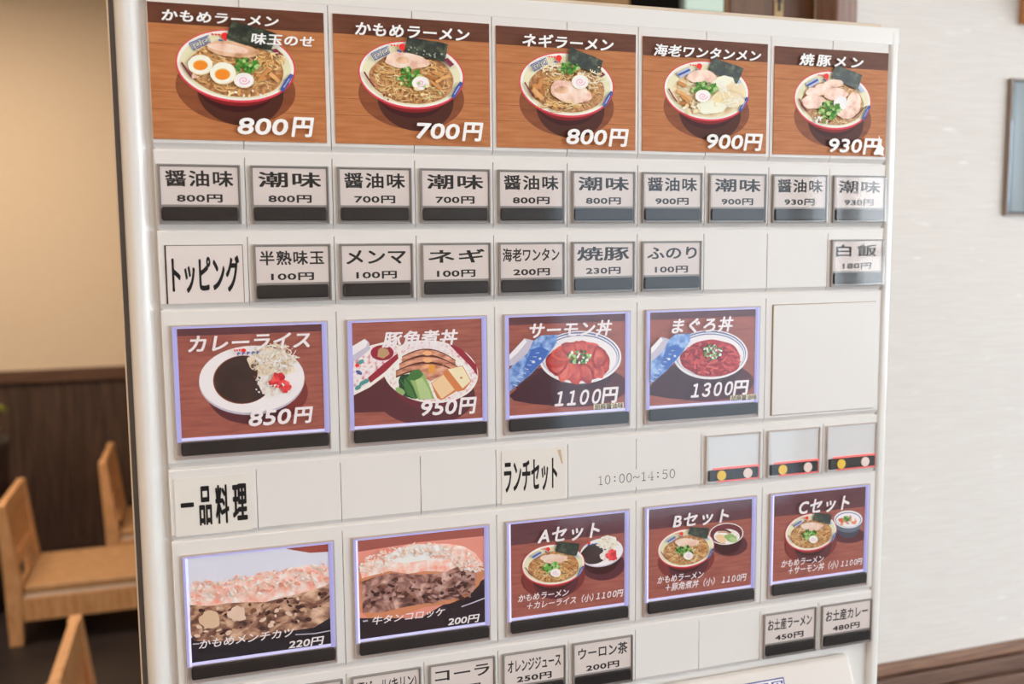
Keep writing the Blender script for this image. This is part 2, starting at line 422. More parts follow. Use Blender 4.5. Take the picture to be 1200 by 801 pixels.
window('added_haze_window', 2.50, 2.74, 1.0, 2.5, (0.78, 0.90, 1.0, 1), HAZE_PANE_STRENGTH, 1, 1)  # added glowing pane, its reflection hazes the last button column
window('added_tint_window', 1.2, 2.46, 0.4, 2.5, (0.62, 0.82, 1.0, 1), TINT_PANE_STRENGTH, 1, 1)  # added dim pane, reflected as a blue tint across the bars

# wainscots and rails
def wainscot(name, x0, x1, y, ztop, pitch, m):
    b = MB(); n = int((x1 - x0) / pitch)
    for i in range(n):
        a = x0 + (x1 - x0) * i / n; c = x0 + (x1 - x0) * (i + 1) / n
        b.box((a + 0.001, y - 0.012, 0), (c - 0.001, y, ztop), m, 0.0015, 1)
    return struct(b.build(name))
zr = Z0 - 0.590
wainscot('trim_1', 0.56, XR, YW, zr - 0.045, 0.12, RAILWOOD if False else DARKWOOD)
r = MB()
r.box((0.54, YW - 0.012, zr - 0.012), (XR, YW, zr), RAILWOOD, 0.002)
RAILDARK = noisy('dark_brown_rail_wood', [rgb(92, 66, 54), rgb(112, 84, 70), rgb(124, 94, 78)], (3, 40, 60), 4, rough=0.4)
r.box((0.54, YW - 0.020, zr - 0.032), (XR, YW, zr - 0.0125), RAILDARK, 0.0015)
r.box((0.54, YW - 0.029, zr - 0.052), (XR, YW, zr - 0.0325), RAILDARK, 0.0015)
struct(r.build('trim_2'))
zb = at(70, 431.5, YB).z
wainscot('trim_3', XL, 0.9, YB, zb - 0.05, 0.14, DARKWOOD)
r = MB(); r.box((XL, YB - 0.03, zb - 0.055), (0.9, YB, zb), DARKRAIL, 0.004); struct(r.build('trim_4'))
slab('trim_5', (0.487, YW - 0.012, 0), (0.515, YW + 0.029, CEILZ - 0.2), JAMBWOOD, 0.002)

# the doorway behind the machine
d = MB()
d.box((0.372, YW + 0.03, 0), (0.487, YW + 0.045, CEILZ - 0.2), DOORWOOD, 0.002)
struct(d.build('door_1'))
pl = empty('door_plate', (0.4365, YW + 0.03, Z0 + 0.222))
tag(pl, 'small brass plate on the brown wooden door behind the machine', 'plate')
MB().box((-0.006, -0.002, -0.024), (0.006, 0, 0.024), BRASS, 0.001).build('plate', pl)
q = MB(); q.box((-0.0015, -0.0035, -0.008), (0.0015, -0.0021, 0.004), mat('keyhole_dark', rgb(60, 46, 36), 0.5)); q.box((-0.003, -0.0034, 0.001), (0.003, -0.0022, 0.006), MATS['keyhole_dark']); q.build('keyhole', pl)
yv = 2.20
slab('wall_far', (0.98, yv + 0.02, 0), (0.99, yv + 0.1, CEILZ), WALLPAPER_B)
slab('trim_6', (0.80, yv, 0), (1.086, yv + 0.1, CEILZ), TANWOOD, 0.003)
slab('trim_7', (1.088, yv + 0.01, 0), (1.268, yv + 0.06, CEILZ), BLACKM, 0.003)
w = MB()
w.box((1.268, yv + 0.05, 0), (2.6, yv + 0.06, CEILZ), mat('entrance_daylight_glass', rgb(190, 215, 208), 0.2, emit=rgb(206, 226, 220), es=0.8))
fr = mat('grey_mullion', rgb(120, 134, 130), 0.4)
w.box((1.268, yv + 0.02, 0), (1.292, yv + 0.05, CEILZ), fr, 0.002)
w.box((1.292, yv + 0.02, Z0 + 0.672), (2.6, yv + 0.05, Z0 + 0.683), fr, 0.002)
w.box((1.85, yv + 0.02, 0), (1.89, yv + 0.05, CEILZ), fr, 0.002)
struct(w.build('window_3'))

# ------------------------------------------------------------------ ticket machine
M = empty('ticket_machine', (0, 0.16, 0))
tag(M, 'white ramen ticket vending machine with lit menu buttons against the cream wall', 'ticket machine')
MW = world_loc(M)
def part(mb, name, label=None, parent=M, origin=None):
    """part of the machine; mb is in world coordinates"""
    o = mb.build(name, None, origin or (0, 0.16, 0))
    o.parent = parent; o.location = Vector(origin or (0, 0.16, 0)) - world_loc(parent)
    if label: o['label'] = label
    return o
XA, XB = -0.239, 0.2376                    # cell area
FL, FR, FT = -0.2558, 0.2467, Z0 + 0.0925   # door edges
b = MB()
b.box((FL - 0.0040, 0.0150, 0.02), (FR - 0.002, 0.36, FT + 0.0060), BODY, 0.002)
part(b, 'cabinet')
b = MB(); b.box((FL - 0.0026, 0.009, 0.05), (FR - 0.006, 0.016, FT - 0.004), GASKET)
part(b, 'door_gasket', 'dark rubber gasket between door and cabinet')
# door: a plate with a rounded left stile, right stile, head
b = MB()
b.box((XA - 0.003, 0.0045, 0.08), (XB + 0.001, 0.010, FT - 0.002), FRAME_WHITE)
b.box((XA + 0.001, 0.0022, Z0 - 0.345), (XB - 0.0005, 0.0046, Z0 + 0.081), WHITE)
b.box((XB + 0.0008, 0.0, 0.08), (FR, 0.010, FT), FRAME_WHITE, 0.0035, 4)
b.box((FL + 0.004, 0.0001, Z0 + 0.0809), (FR - 0.0005, 0.010, FT - 0.0002), FRAME_WHITE, 0.0008, 3)
prof = []
n = 14
for i in range(n + 1):
    t = i / n; x = FL + (XA - 0.0035 - FL) * t
    prof.append((x, (0.0095 - 0.0085 * (1 - (1 - 2 * t) ** 2.6) ** 0.8 if t < 0.5 else 0.001 + 0.0030 * (2 * t - 1) ** 2), 0.08))
prof += [(XA - 0.0010, 0.0042, 0.08), (XA - 0.0010, 0.011, 0.08), (FL, 0.011, 0.08)]
b.extrude_poly(prof, (0, 0, FT - 0.0003 - 0.08), FRAME_WHITE)
for f in b.bm.faces: f.smooth = f.smooth
o = part(b, 'door')
SEAM = [0.0815, 0.0, -0.0436, -0.0870, -0.1760, -0.2172, -0.3057, -0.3467]
def colx(j): return max(XA, (j - 5) * P) if j > 0 else XA
def colx1(j): return XB if j == 10 else (j - 5) * P
RAIL = 0.0038
# rails between the rows
for k in range(1, 7):
    b = MB(); z = Z0 + SEAM[k]
    b.extrude_poly([(XA, 0.0044, z - 0.0002), (XA, 0.0010, z - 0.0002), (XA, 0.0003, z - 0.0005), (XA, 0.0, z - 0.0012), (XA, 0.0, z - RAIL), (XA, 0.0044, z - RAIL)], (XB - XA, 0, 0), WHITE)
    part(b, 'row_rail', origin=(0, 0, z - RAIL / 2))
spans = {0: [(i, i + 1) for i in range(10)], 1: [(i, i + 1) for i in range(10)], 2: [(i, i + 1) for i in range(10)],
         3: [(i, i + 2) for i in range(0, 10, 2)], 4: [(i, i + 1) for i in range(10)], 5: [(i, i + 2) for i in range(0, 10, 2)], 6: [(i, i + 1) for i in range(10)]}
for k in range(7):
    for a, c in spans[k]:
        x0 = (XA if a == 0 else colx1(a) + 0.00014); x1 = colx1(c) - (0.00014 if c < 10 else 0)
        zt = Z0 + SEAM[k] - (RAIL if k else 0.0004); zbm = Z0 + SEAM[k + 1] + 0.0003
        b = MB()
        # plate with a longer sloping foot
        b.extrude_poly([(x0, 0.0044, zt), (x0, 0.0, zt), (x0, 0.0, zbm + 0.0030), (x0, 0.0018, zbm + 0.0003), (x0, 0.0044, zbm)], (x1 - x0, 0, 0), WHITE, 0.00035, 2)
        part(b, 'cover_plate', origin=((x0 + x1) / 2, 0, (zt + zbm) / 2))
# ---- small push buttons
def clear_case(x0, z0, x1, z1, yt, yb):
    """clear plastic lid, open at the back, thicker towards the foot"""
    b = MB(); v = b.bm.verts.new; t = 0.0010
    o = [v((x0, -0.0002, z0)), v((x1, -0.0002, z0)), v((x1, -0.0002, z1)), v((x0, -0.0002, z1))]
    f = [v((x0 + t, yb, z0 + t)), v((x1 - t, yb, z0 + t)), v((x1 - t, yt, z1 - t)), v((x0 + t, yt, z1 - t))]
    b._mi(CLEAR)
    b.bm.faces.new(f)
    for i in range(4): b.bm.faces.new([o[i], o[(i + 1) % 4], f[(i + 1) % 4], f[i]])
    return b
def frame(b, x0, z0, x1, z1, w, y0, y1, m, sides='lrtb'):
    if 'l' in sides: b.box((x0, y0, z0), (x0 + w, y1, z1), m)
    if 'r' in sides: b.box((x1 - w, y0, z0), (x1, y1, z1), m)
    if 't' in sides: b.box((x0 + w, y0, z1 - w), (x1 - w, y1, z1), m)
    if 'b' in sides: b.box((x0 + w, y0, z0), (x1 - w, y1, z0 + w), m)
def small_case(x0, zt, shared={}):
    """backing tray (the part) with push bar and clear lid as sub-parts"""
    z0 = zt - 0.0403 + 0.008
    org = (x0 + 0.0245, 0, zt - 0.0161)
    if 'tray' not in shared:
        b = MB(); b.box((x0 + 0.003, -0.0006, zt - 0.0323), (x0 + 0.046, 0.0006, zt), TRAY, 0.0004, 1)
        frame(b, x0 + 0.003, zt - 0.0323, x0 + 0.046, zt, 0.0007, -0.0016, -0.0006, TRAY)
        shared['tray'] = part(b, 'push_button', origin=org)
        b = MB(); b.bar(x0 + 0.0044, zt - 0.0304, x0 + 0.0443, zt - 0.0229, -0.0021, -0.0007, BAR)
        shared['bar'] = b.build('push_bar', None, org)
        shared['lid'] = clear_case(x0 + 0.003, zt - 0.0323, x0 + 0.046, zt, -0.0030, -0.0042).build('clear_lid', None, org)
        for k in ('bar', 'lid'):
            shared[k].parent = shared['tray']; shared[k].location = (0, 0, 0)
        return shared['tray']
    t = shared['tray'].copy(); COL.objects.link(t); t.location = Vector(org) - MW
    for k in ('bar', 'lid'):
        c = shared[k].copy(); COL.objects.link(c); c.parent = t; c.location = (0, 0, 0)
    return t
def small_button(row, col, name, price, nb=(0.06, 0.94), pb=(0.2, 0.79), nv=(0.10, 0.50), space=1.0, bold=0.024):
    x0 = XA if col == 0 else colx1(col); x0 = colx1(col) - 0.0002 if col else XA - 0.0015
    top = Z0 + SEAM[row] - (0.0081 if row < 6 else 0.0062)
    t = small_case(x0, top)
    p = Print(-0.0008)
    a0, a1, c1, c0 = x0 + 0.0044, x0 + 0.0446, top - 0.0014, top - 0.0217
    p.prect(a0, c0, a1, c1, PAPER)
    W, H = a1 - a0, c1 - c0
    if name: p.ptext(name, a0 + nb[0] * W, c1 - nv[1] * H, a0 + nb[1] * W, c1 - nv[0] * H, INK, bold, 0, space)
    if price: p.ptext(price, a0 + pb[0] * W, c1 - 0.94 * H, a0 + pb[1] * W, c1 - 0.725 * H, INK, 0.034, 0, 1.05)
    p.build('price_card', t, 0.0001, (a0, c0, a1, c1))
    t['label'] = 'push button with white card reading %s' % ((name + ' ' + price).strip() or 'nothing')
    return t
for j, pr in enumerate(('800円', '700円', '800円', '900円', '930円')):
    small_button(1, 2 * j, '醤油味', pr, (0.06, 0.94), (0.2, 0.79), (0.09, 0.52), 1.12)
    small_button(1, 2 * j + 1, '潮味', pr, (0.07, 0.93), (0.2, 0.79), (0.10, 0.52), 1.08)
small_button(2, 1, '半熟味玉', '100円', (0.05, 0.94), nv=(0.11, 0.51), space=1.12)
small_button(2, 2, 'メンマ', '100円', (0.06, 0.93), nv=(0.12, 0.52))
small_button(2, 3, 'ネギ', '100円', (0.07, 0.94), nv=(0.12, 0.52), space=1.05)
small_button(2, 4, '海老ワンタン', '200円', (0.03, 0.95), nv=(0.11, 0.51))
small_button(2, 5, '焼豚', '230円', (0.05, 0.94), nv=(0.09, 0.52))
small_button(2, 6, 'ふのり', '100円', (0.06, 0.95), nv=(0.12, 0.50))
small_button(2, 9, '白飯', '180円', (0.05, 0.90), nv=(0.10, 0.52), space=1.3)
small_button(6, 1, '', '')
small_button(6, 2, '瓶ビール(キリン)', '', (0.05, 0.96), nv=(0.12, 0.56))
small_button(6, 3, 'コーラ', '200円', (0.06, 0.94), nv=(0.14, 0.50))
small_button(6, 4, 'オレンジジュース', '250円', (0.05, 0.95), nv=(0.18, 0.58))
small_button(6, 5, 'ウーロン茶', '200円', (0.06, 0.94), nv=(0.12, 0.52))
small_button(6, 8, 'お土産ラーメン', '450円', (0.05, 0.95), (0.2, 0.78), nv=(0.14, 0.56))
small_button(6, 9, 'お土産カレー', '480円', (0.05, 0.95), (0.2, 0.78), nv=(0.14, 0.56))

# ---- large lit buttons
def large_button(row, pair, draw, crop, label):
    x0 = (XA - 0.001 if pair == 0 else colx1(2 * pair)) + 0.0055; x1 = colx1(2 * pair + 2) - 0.0055 + 0.0005
    if pair == 4: x1 = XB - 0.005
    zt = Z0 + SEAM[row] - 0.0086; zb_ = zt - 0.0752
    org = ((x0 + x1) / 2, 0, (zt + zb_) / 2)
    b = MB()
    b.box((x0, -0.0005, zb_), (x1, 0.0006, zt), TRAY_LIGHT, 0.0004, 1)
    frame(b, x0, zb_, x1, zt, 0.0007, -0.0014, -0.0005, TRAY_LIGHT)
    t = part(b, 'lit_menu_button', label, origin=org)
    px0, px1, pz1, pz0 = x0 + 0.0033, x1 - 0.0036, zt - 0.0019, zt - 0.0631
    b = MB()
    b.box((x0 + 0.0007, -0.0016, pz0 - 0.0022), (px0 - 0.0012, -0.0006, zt - 0.0007), LED)
    b.box((px0 - 0.0012, -0.0012, pz0 - 0.0022), (px0, -0.0006, pz1 + 0.0004), LED_BRIGHT if row == 5 else LED)
    b.box((px1 + 0.0009, -0.0016, pz0 - 0.0022), (x1 - 0.0007, -0.0006, zt - 0.0007), LED)
    b.box((px1, -0.0012, pz0 - 0.0022), (px1 + 0.0009, -0.0006, pz1 + 0.0004), LED)
    b.box((px0 - 0.0012, -0.0016, pz1 + 0.0004), (px1 + 0.0009, -0.0006, zt - 0.0007), LED)
    b.box((px0, -0.0012, pz1), (px1, -0.0006, pz1 + 0.0004), LED_PALE)
    b.box((px0, -0.0012, pz0 - 0.0016), (px1, -0.0006, pz0), LED_PALE)
    o = b.build('light_guide', None, org); o.parent = t; o['label'] = 'glowing violet light edge'
    o.location = (0, 0, 0)
    b = MB(); b.bar(x0 + 0.0028, zb_ + 0.0022, x1 - 0.0013, zb_ + 0.0098, -0.0026, -0.0007, BAR)
    o = b.build('push_bar', None, org); o.parent = t; o.location = (0, 0, 0)
    o = clear_case(x0, zb_, x1, zt, -0.0032, -0.0046).build('clear_lid', None, org); o.parent = t; o.location = (0, 0, 0)
    p = Print(-0.0008, crop); p.box = (px0, pz0, px1, pz1)
    draw(p)
    p.build('photo_card', t, 0.0001, p.box)
    return t
def rect_bg(p, m, head=None, hh=0.0, m2=None):
    x0, z0, x1, z1 = p.box
    p.prect(x0, z0, x1, z1, m)
    if head: p.prect(x0, z1 - hh, x1, z1, head)

def key_patch(p, pts, m=BLUE, bg=None):
    """a patch of square-spiral border on the bowl rim: quad pts a,b,c,d"""
    a, b_, c, d_ = pts
    def q(u, v):
        return tuple(a[i] * (1 - u) * (1 - v) + b_[i] * u * (1 - v) + c[i] * u * v + d_[i] * (1 - u) * v for i in (0, 1))
    w = 0.13 * math.dist(a, d_)
    p.line([q(0, 0), q(1, 0), q(1, 1), q(0, 1), q(0, 0)], w, m)
    for s in (0.08, 0.56):
        e = 0.36
        p.line([q(s, 1), q(s, 0.2), q(s + e, 0.2), q(s + e, 0.8), q(s + 0.13, 0.8), q(s + 0.13, 0.45), q(s + 0.24, 0.45)], w, m)
def bowl(p, cx, cy, rx, ry, k, soup=SOUP, shadow=True, seed=3, nn=70, nood=NOOD, rim=RIM, wn=0.022, sh=(SHADOW1, SHADOW2)):
    C = lambda x, y, a, b_, m, **kw: p.clip(p.ell_pts(x, y, a, b_, k=k, n=48, **kw), m, p.box)
    if shadow:
        C(cx + 0.0 * rx, cy + 0.62 * ry, 1.0 * rx, 0.98 * ry, sh[0])
        C(cx + 0.08 * rx, cy + 0.72 * ry, 0.72 * rx, 0.92 * ry, sh[1])
    C(cx, cy + 0.42 * ry, 0.70 * rx, 0.84 * ry, BOWL_DK)
    C(cx, cy + 0.18 * ry, 0.84 * rx, 0.92 * ry, BOWL_RED)
    C(cx, cy, rx, ry, rim)
    C(cx, cy - 0.015 * ry, 0.975 * rx, 0.955 * ry, RIM_W)
    C(cx, cy + 0.0 * ry, 0.925 * rx, 0.885 * ry, WALL_P)
    C(cx + 0.01 * rx, cy + 0.10 * ry, 0.80 * rx, 0.75 * ry, soup, wob=0.01)
    if nn: p.strands(cx + 0.01 * rx, cy + 0.12 * ry, 0.77 * rx, 0.70 * ry, nn, wn * rx, nood, seed, k)
def rim_marks(p, cx, cy, rx, ry, k, small=False):
    q = lambda u, v: (cx + u * rx, cy + v * ry + k * u * rx)
    if small:
        p.poly([q(-0.72, -0.50), q(-0.42, -0.74), q(-0.36, -0.58), q(-0.62, -0.36)], BLUE_L)
        p.line([q(-0.68, -0.44), q(-0.40, -0.66)], 0.05 * rx, BLUE)
    else:
        key_patch(p, [q(-0.77, -0.52), q(-0.45, -0.78), q(-0.42, -0.60), q(-0.70, -0.34)])
    p.poly([q(0.74, 0.56), q(0.80, 0.62), q(0.97, 0.14), q(0.91, 0.10), q(0.82, 0.30)], BLUE)
    p.line([q(0.80, 0.50), q(0.90, 0.24)], 0.015 * rx, BLUE_L)
    p.poly([q(0.60, -0.52), q(0.68, -0.56), q(0.80, -0.38), q(0.72, -0.30)], MAROON if not small else BLUE_L)
    p.line([q(-0.90, 0.02), q(-0.78, 0.30), q(-0.70, 0.44)], 0.03 * rx, MAROON)
    p.ell(*q(-0.18, -0.80), 0.062 * rx, 0.09 * ry, REDLOGO, n=16)
    p.poly([q(-0.22, -0.74), q(-0.14, -0.74), q(-0.16, -0.64)], REDLOGO)
    for i in range(3): p.line([q(-0.40 + 0.055 * i, -0.83), q(-0.365 + 0.055 * i, -0.81)], 0.04 * ry, REDLOGO)
    p.line([q(-0.28, -0.68), q(-0.20, -0.64)], 0.05 * ry, BLUE)
def nori(p, pts, seed=5):
    (a, b_, c, d_) = pts
    n = 7; rnd = random.Random(seed); out = []
    for (s, e) in ((a, b_), (b_, c), (c, d_), (d_, a)):
        for i in range(n):
            t = i / n; j = 0.012 * math.dist(a, c)
            out.append((s[0] + (e[0] - s[0]) * t + rnd.uniform(-j, j), s[1] + (e[1] - s[1]) * t + rnd.uniform(-j, j)))
    p.poly(out, NORI)
def naruto(p, cx, cy, rx, ry, k=0.0, w=None):
    p.ell(cx, cy, rx * 1.05, ry * 1.08, EGG_SH, k=k)
    p.poly([(cx + rx * (1 + 0.05 * math.cos(14 * a)) * math.cos(a), cy + ry * (1 + 0.05 * math.cos(14 * a)) * math.sin(a)) for a in [i * math.tau / 84 for i in range(84)]], NARU)
    pts = [(cx + rx * 0.6 * (1 - t) * math.cos(t * 11), cy + ry * 0.6 * (1 - t) * math.sin(t * 11)) for t in [i / 24 for i in range(24)]]
    p.line(pts, (w or 0.10) * rx, NARU_P)
def scallion(p, cx, cy, rx, ry, n, r, seed=2):
    p.bits(cx, cy, rx, ry, n, r, GREEN, seed)
def menma(p, strips, w):
    for i, (a, c) in enumerate(strips): p.line([a, ((a[0] + c[0]) / 2, (a[1] + c[1]) / 2 - 0.15 * w), c], w, MENMA[i % 3])
def egg(p, cx, cy, rx, ry, yx, yy):
    p.ell(cx + 2, cy + 4, rx, ry, EGG_SH, wob=0.01); p.ell(cx, cy, rx * 0.97, ry * 0.96, EGG, wob=0.01)
    p.ell(cx + yx, cy + yy, rx * 0.60, ry * 0.52, YOLK_D); p.ell(cx + yx, cy + yy + 2, rx * 0.54, ry * 0.45, YOLK)

# ------------------------------------------------------------------ the five photo cards above the first row of buttons
def photo_card(i, crop, draw, label):
    x = [(-0.2387, -0.1464), (-0.1414, -0.0496), (-0.0454, 0.0460), (0.0508, 0.1412), (0.1466, 0.2370)][i]
    p = Print(-0.0006, crop); p.box = (x[0], Z0 + 0.0051, x[1], Z0 + (0.0765, 0.0767, 0.0761, 0.0757, 0.0750)[i])
    rect_bg(p, WOOD_P, HEAD_P, 0.0108 if i < 3 else 0.0116)
    x0, z0, x1, z1 = p.box
    for a, c in ((0.22, 0.16), (0.70, 0.52), (0.35, 0.80)):    # plank joints in the printed table
        p.prect(x0 + 0.0, z0 + (z1 - z0) * a, x1, z0 + (z1 - z0) * a + 0.00025, SHADOW1)
    draw(p)
    o = p.build('photo_menu_card', None, 0.0005, p.box)
    tag(o, label, 'menu card', 'photo menu cards above the push buttons')
def card1(p):
    c = (508, 354, 322, 195, 0.075)
    bowl(p, *c, seed=11, nn=120, wn=0.014); rim_marks(p, *c)
    p.strands(690, 320, 90, 60, 40, 6, NOOD, 4, 0.05); p.strands(330, 290, 60, 40, 20, 6, NOOD, 5)
    nori(p, [(487, 112), (728, 182), (700, 275), (460, 210)])
    p.ell(490, 268, 142, 40, MEAT, rot=8, wob=0.03, seed=3); p.ell(470, 262, 110, 22, MEAT_PINK, rot=8, wob=0.03)
    menma(p, [((630, 440), (690, 370)), ((660, 420), (760, 410)), ((690, 395), (740, 440)), ((620, 400), (670, 430))], 20)
    scallion(p, 560, 358, 72, 42, 46, 13)
    egg(p, 318, 348, 67, 53, 2, 4); egg(p, 440, 393, 70, 59, -2, 8)
    naruto(p, 552, 433, 52, 38)
    p.bits(560, 500, 150, 16, 14, 10, [NOOD[3], RIM_W, NOOD[1]], 8); p.bits(290, 420, 14, 14, 3, 14, [MEAT_PINK], 2)
    p.text('かもめラーメン', 112, 52, 738, 150, W_TXT, 0.029, 0.18, 1.05)
    p.text('味玉のせ', 592, 178, 928, 258, W_TXT, 0.029, 0.18, 1.05)
    p.text('800', 520, 632, 790, 728, W_TXT, 0.034, 0.18); p.text('円', 812, 630, 922, 738, W_TXT, 0.034, 0.15)
def card2(p):
    c = (480, 367, 292, 188, 0.07)
    bowl(p, *c, seed=21, nn=260, wn=0.015); rim_marks(p, *c)
    nori(p, [(455, 155), (680, 200), (660, 297), (440, 242)])
    p.bits(560, 245, 100, 24, 16, 6, [NORI_L], 4, 0.2)
    p.ell(450, 292, 122, 44, MEAT_PINK, rot=6, wob=0.05, seed=4); p.ell(430, 288, 36, 20, MEAT, wob=0.05)
    menma(p, [((590, 350), (670, 395)), ((560, 370), (650, 415)), ((610, 410), (690, 370)), ((580, 400), (640, 450))], 16)
    scallion(p, 462, 378, 62, 52, 46, 12)
    naruto(p, 528, 415, 46, 36)
    p.bits(470, 470, 190, 60, 18, 10, [NOOD[3], GREEN[3], SHADOW1], 9)
    p.text('かもめラーメン', 168, 78, 795, 187, W_TXT, 0.029, 0.18, 1.05)
    p.text('700', 502, 632, 742, 725, W_TXT, 0.034, 0.18); p.text('円', 762, 630, 865, 735, W_TXT, 0.034, 0.15)
def card3(p):
    c = (445, 373, 278, 190, 0.07)
    bowl(p, *c, seed=31, nn=220, wn=0.014, nood=NOOD); rim_marks(p, *c)
    nori(p, [(458, 150), (655, 235), (630, 318), (448, 240)])
    p.strands(380, 285, 110, 40, 40, 5, NOOD_P, 6); p.strands(590, 330, 100, 70, 40, 5, NOOD_P, 7)
    menma(p, [((250, 370), (265, 450)), ((285, 330), (300, 440)), ((240, 400), (300, 460)), ((300, 340), (270, 400))], 26)
    p.ell(460, 418, 122, 62, MEAT_PINK, rot=14, wob=0.04, seed=7); p.ell(410, 405, 42, 22, MEAT, wob=0.04)
    scallion(p, 450, 278, 58, 30, 40, 12)
    naruto(p, 517, 358, 48, 40)
    p.strands(400, 500, 150, 40, 34, 5, NOOD, 12)
    p.text('ネギラーメン', 180, 72, 710, 183, W_TXT, 0.029, 0.18, 1.05)
    p.text('800', 438, 632, 672, 728, W_TXT, 0.034, 0.18); p.text('円', 690, 632, 792, 738, W_TXT, 0.034, 0.15)
def card4(p):
    c = (428, 370, 260, 182, 0.075)
    bowl(p, *c, seed=41, nn=150, wn=0.016, soup=SOUP_PALE, nood=NOOD_P); rim_marks(p, *c, small=True)
    nori(p, [(462, 168), (650, 235), (610, 330), (436, 245)])
    p.ell(395, 285, 90, 40, MEAT_PINK, wob=0.04, seed=2)
    menma(p, [((255, 320), (300, 345)), ((265, 440), (350, 470)), ((245, 370), (330, 420)), ((270, 400), (320, 440))], 22)
    for i, (x, y, a, b_) in enumerate(((530, 330, 70, 50), (590, 370, 60, 45), (520, 420, 70, 45), (450, 470, 90, 40), (600, 430, 50, 40))):
        p.ell(x, y, a, b_, NOOD_P[i % 3], wob=0.06, seed=i)
    p.bits(590, 355, 40, 30, 6, 18, [ink('shrimp', 240, 200, 170)], 3)
    p.strands(530, 390, 120, 100, 50, 6, NOOD_P + [RIM_W], 9)
    p.bits(340, 480, 60, 30, 12, 14, NOOD_P, 5)
    scallion(p, 408, 360, 78, 44, 50, 13)
    naruto(p, 398, 403, 45, 36)
    p.text('海老ワンタンメン', 105, 86, 748, 197, W_TXT, 0.029, 0.18, 1.02)
    p.text('900', 420, 632, 640, 725, W_TXT, 0.034, 0.18); p.text('円', 652, 630, 752, 735, W_TXT, 0.034, 0.15)
def card5(p):
    c = (418, 400, 250, 190, 0.06)
    bowl(p, *c, seed=51, nn=160, wn=0.015, nood=NOOD); rim_marks(p, *c, small=True)
    nori(p, [(430, 170), (605, 240), (575, 332), (405, 258)])
    for i, (x, y, a, b_) in enumerate(((420, 292, 62, 24), (350, 330, 62, 34), (290, 350, 50, 30), (290, 412, 76, 44), (430, 360, 76, 40), (550, 420, 44, 70), (500, 480, 60, 40))):
        p.ell(x, y, a * 1.04, b_ * 1.06, MEAT, wob=0.04, seed=i); p.ell(x, y, a, b_, MEAT_PINK, wob=0.04, seed=i)
    p.line([(540, 520), (630, 440)], 6, SHADOW2)
    p.ell(463, 420, 44, 46, NARU, wob=0.04)
    scallion(p, 390, 465, 70, 56, 56, 14)
    p.bits(350, 530, 60, 24, 18, 9, [RIM_W, SHADOW2, GREEN[1]], 6)
    p.text('焼豚メン', 200, 97, 605, 200, W_TXT, 0.029, 0.18, 1.35)
    p.text('930', 384, 648, 596, 742, W_TXT, 0.034, 0.18); p.text('円', 612, 648, 715, 755, W_TXT, 0.034, 0.15)
    p.poly([(672, 745), (690, 715), (702, 668), (708, 628), (714, 655), (726, 662), (722, 690), (740, 712), (733, 738), (740, 762), (704, 752)], W_TXT)  # glare streak beside the price, drawn in as white ink
photo_card(0, (165, 0, 1053 / 230), card1, 'photo menu card of ramen with two halved eggs, leftmost above the buttons')
photo_card(1, (380, 10, 942 / 200), card2, 'photo menu card priced 700円, noodle bowl with big nori sheet')
photo_card(2, (575, 25, 901 / 180), card3, 'photo menu card reading ネギラーメン, pork slice in front of scallions')
photo_card(3, (745, 35, 827 / 160), card4, 'photo menu card priced 900円, pale soup with white wontons')
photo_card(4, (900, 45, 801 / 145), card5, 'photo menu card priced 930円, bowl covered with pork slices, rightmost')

# ------------------------------------------------------------------ lit buttons with photographs
PLATE = ink('plate_white', 226, 220, 226); PLATE_SH = ink('plate_grey', 186, 180, 198)
CURRY = noisy('print_curry', [rgb(38, 16, 14, G), rgb(54, 26, 22, G)], (1, 1, 1), 120, rough=0.4)
RICE = noisy('print_rice', [rgb(214, 190, 184, G), rgb(236, 220, 216, G), rgb(246, 236, 234, G)], (1, 1, 1), 420, detail=6, rough=0.4)
CABB = [ink('cabbage_a', 226, 210, 190), ink('cabbage_b', 240, 230, 216), ink('cabbage_c', 206, 182, 154), ink('cabbage_d', 246, 238, 226)]
PICKLE = noisy('print_red_pickle', [rgb(176, 22, 34, G), rgb(212, 40, 50, G), rgb(232, 84, 84, G)], (1, 1, 1), 300, rough=0.4)
W_BK = mat('backlit_white', rgb(240, 232, 236), 0.45, emit=rgb(240, 232, 240), es=0.12)
FULL = {ord('0') + i: 0xFF10 + i for i in range(10)}
def don_text(p, name, box, num, nbox, ybox, sl=0.2, space=1.05):
    p.text(name, *box, W_BK, 0.028, sl, space)
    if '1' in num: p.text(num.translate(FULL), *nbox, W_BK, 0.034, sl, 0.62)
    else: p.text(num, *nbox, W_BK, 0.034, sl)
    p.text('円', *ybox, W_BK, 0.034, 0.15)
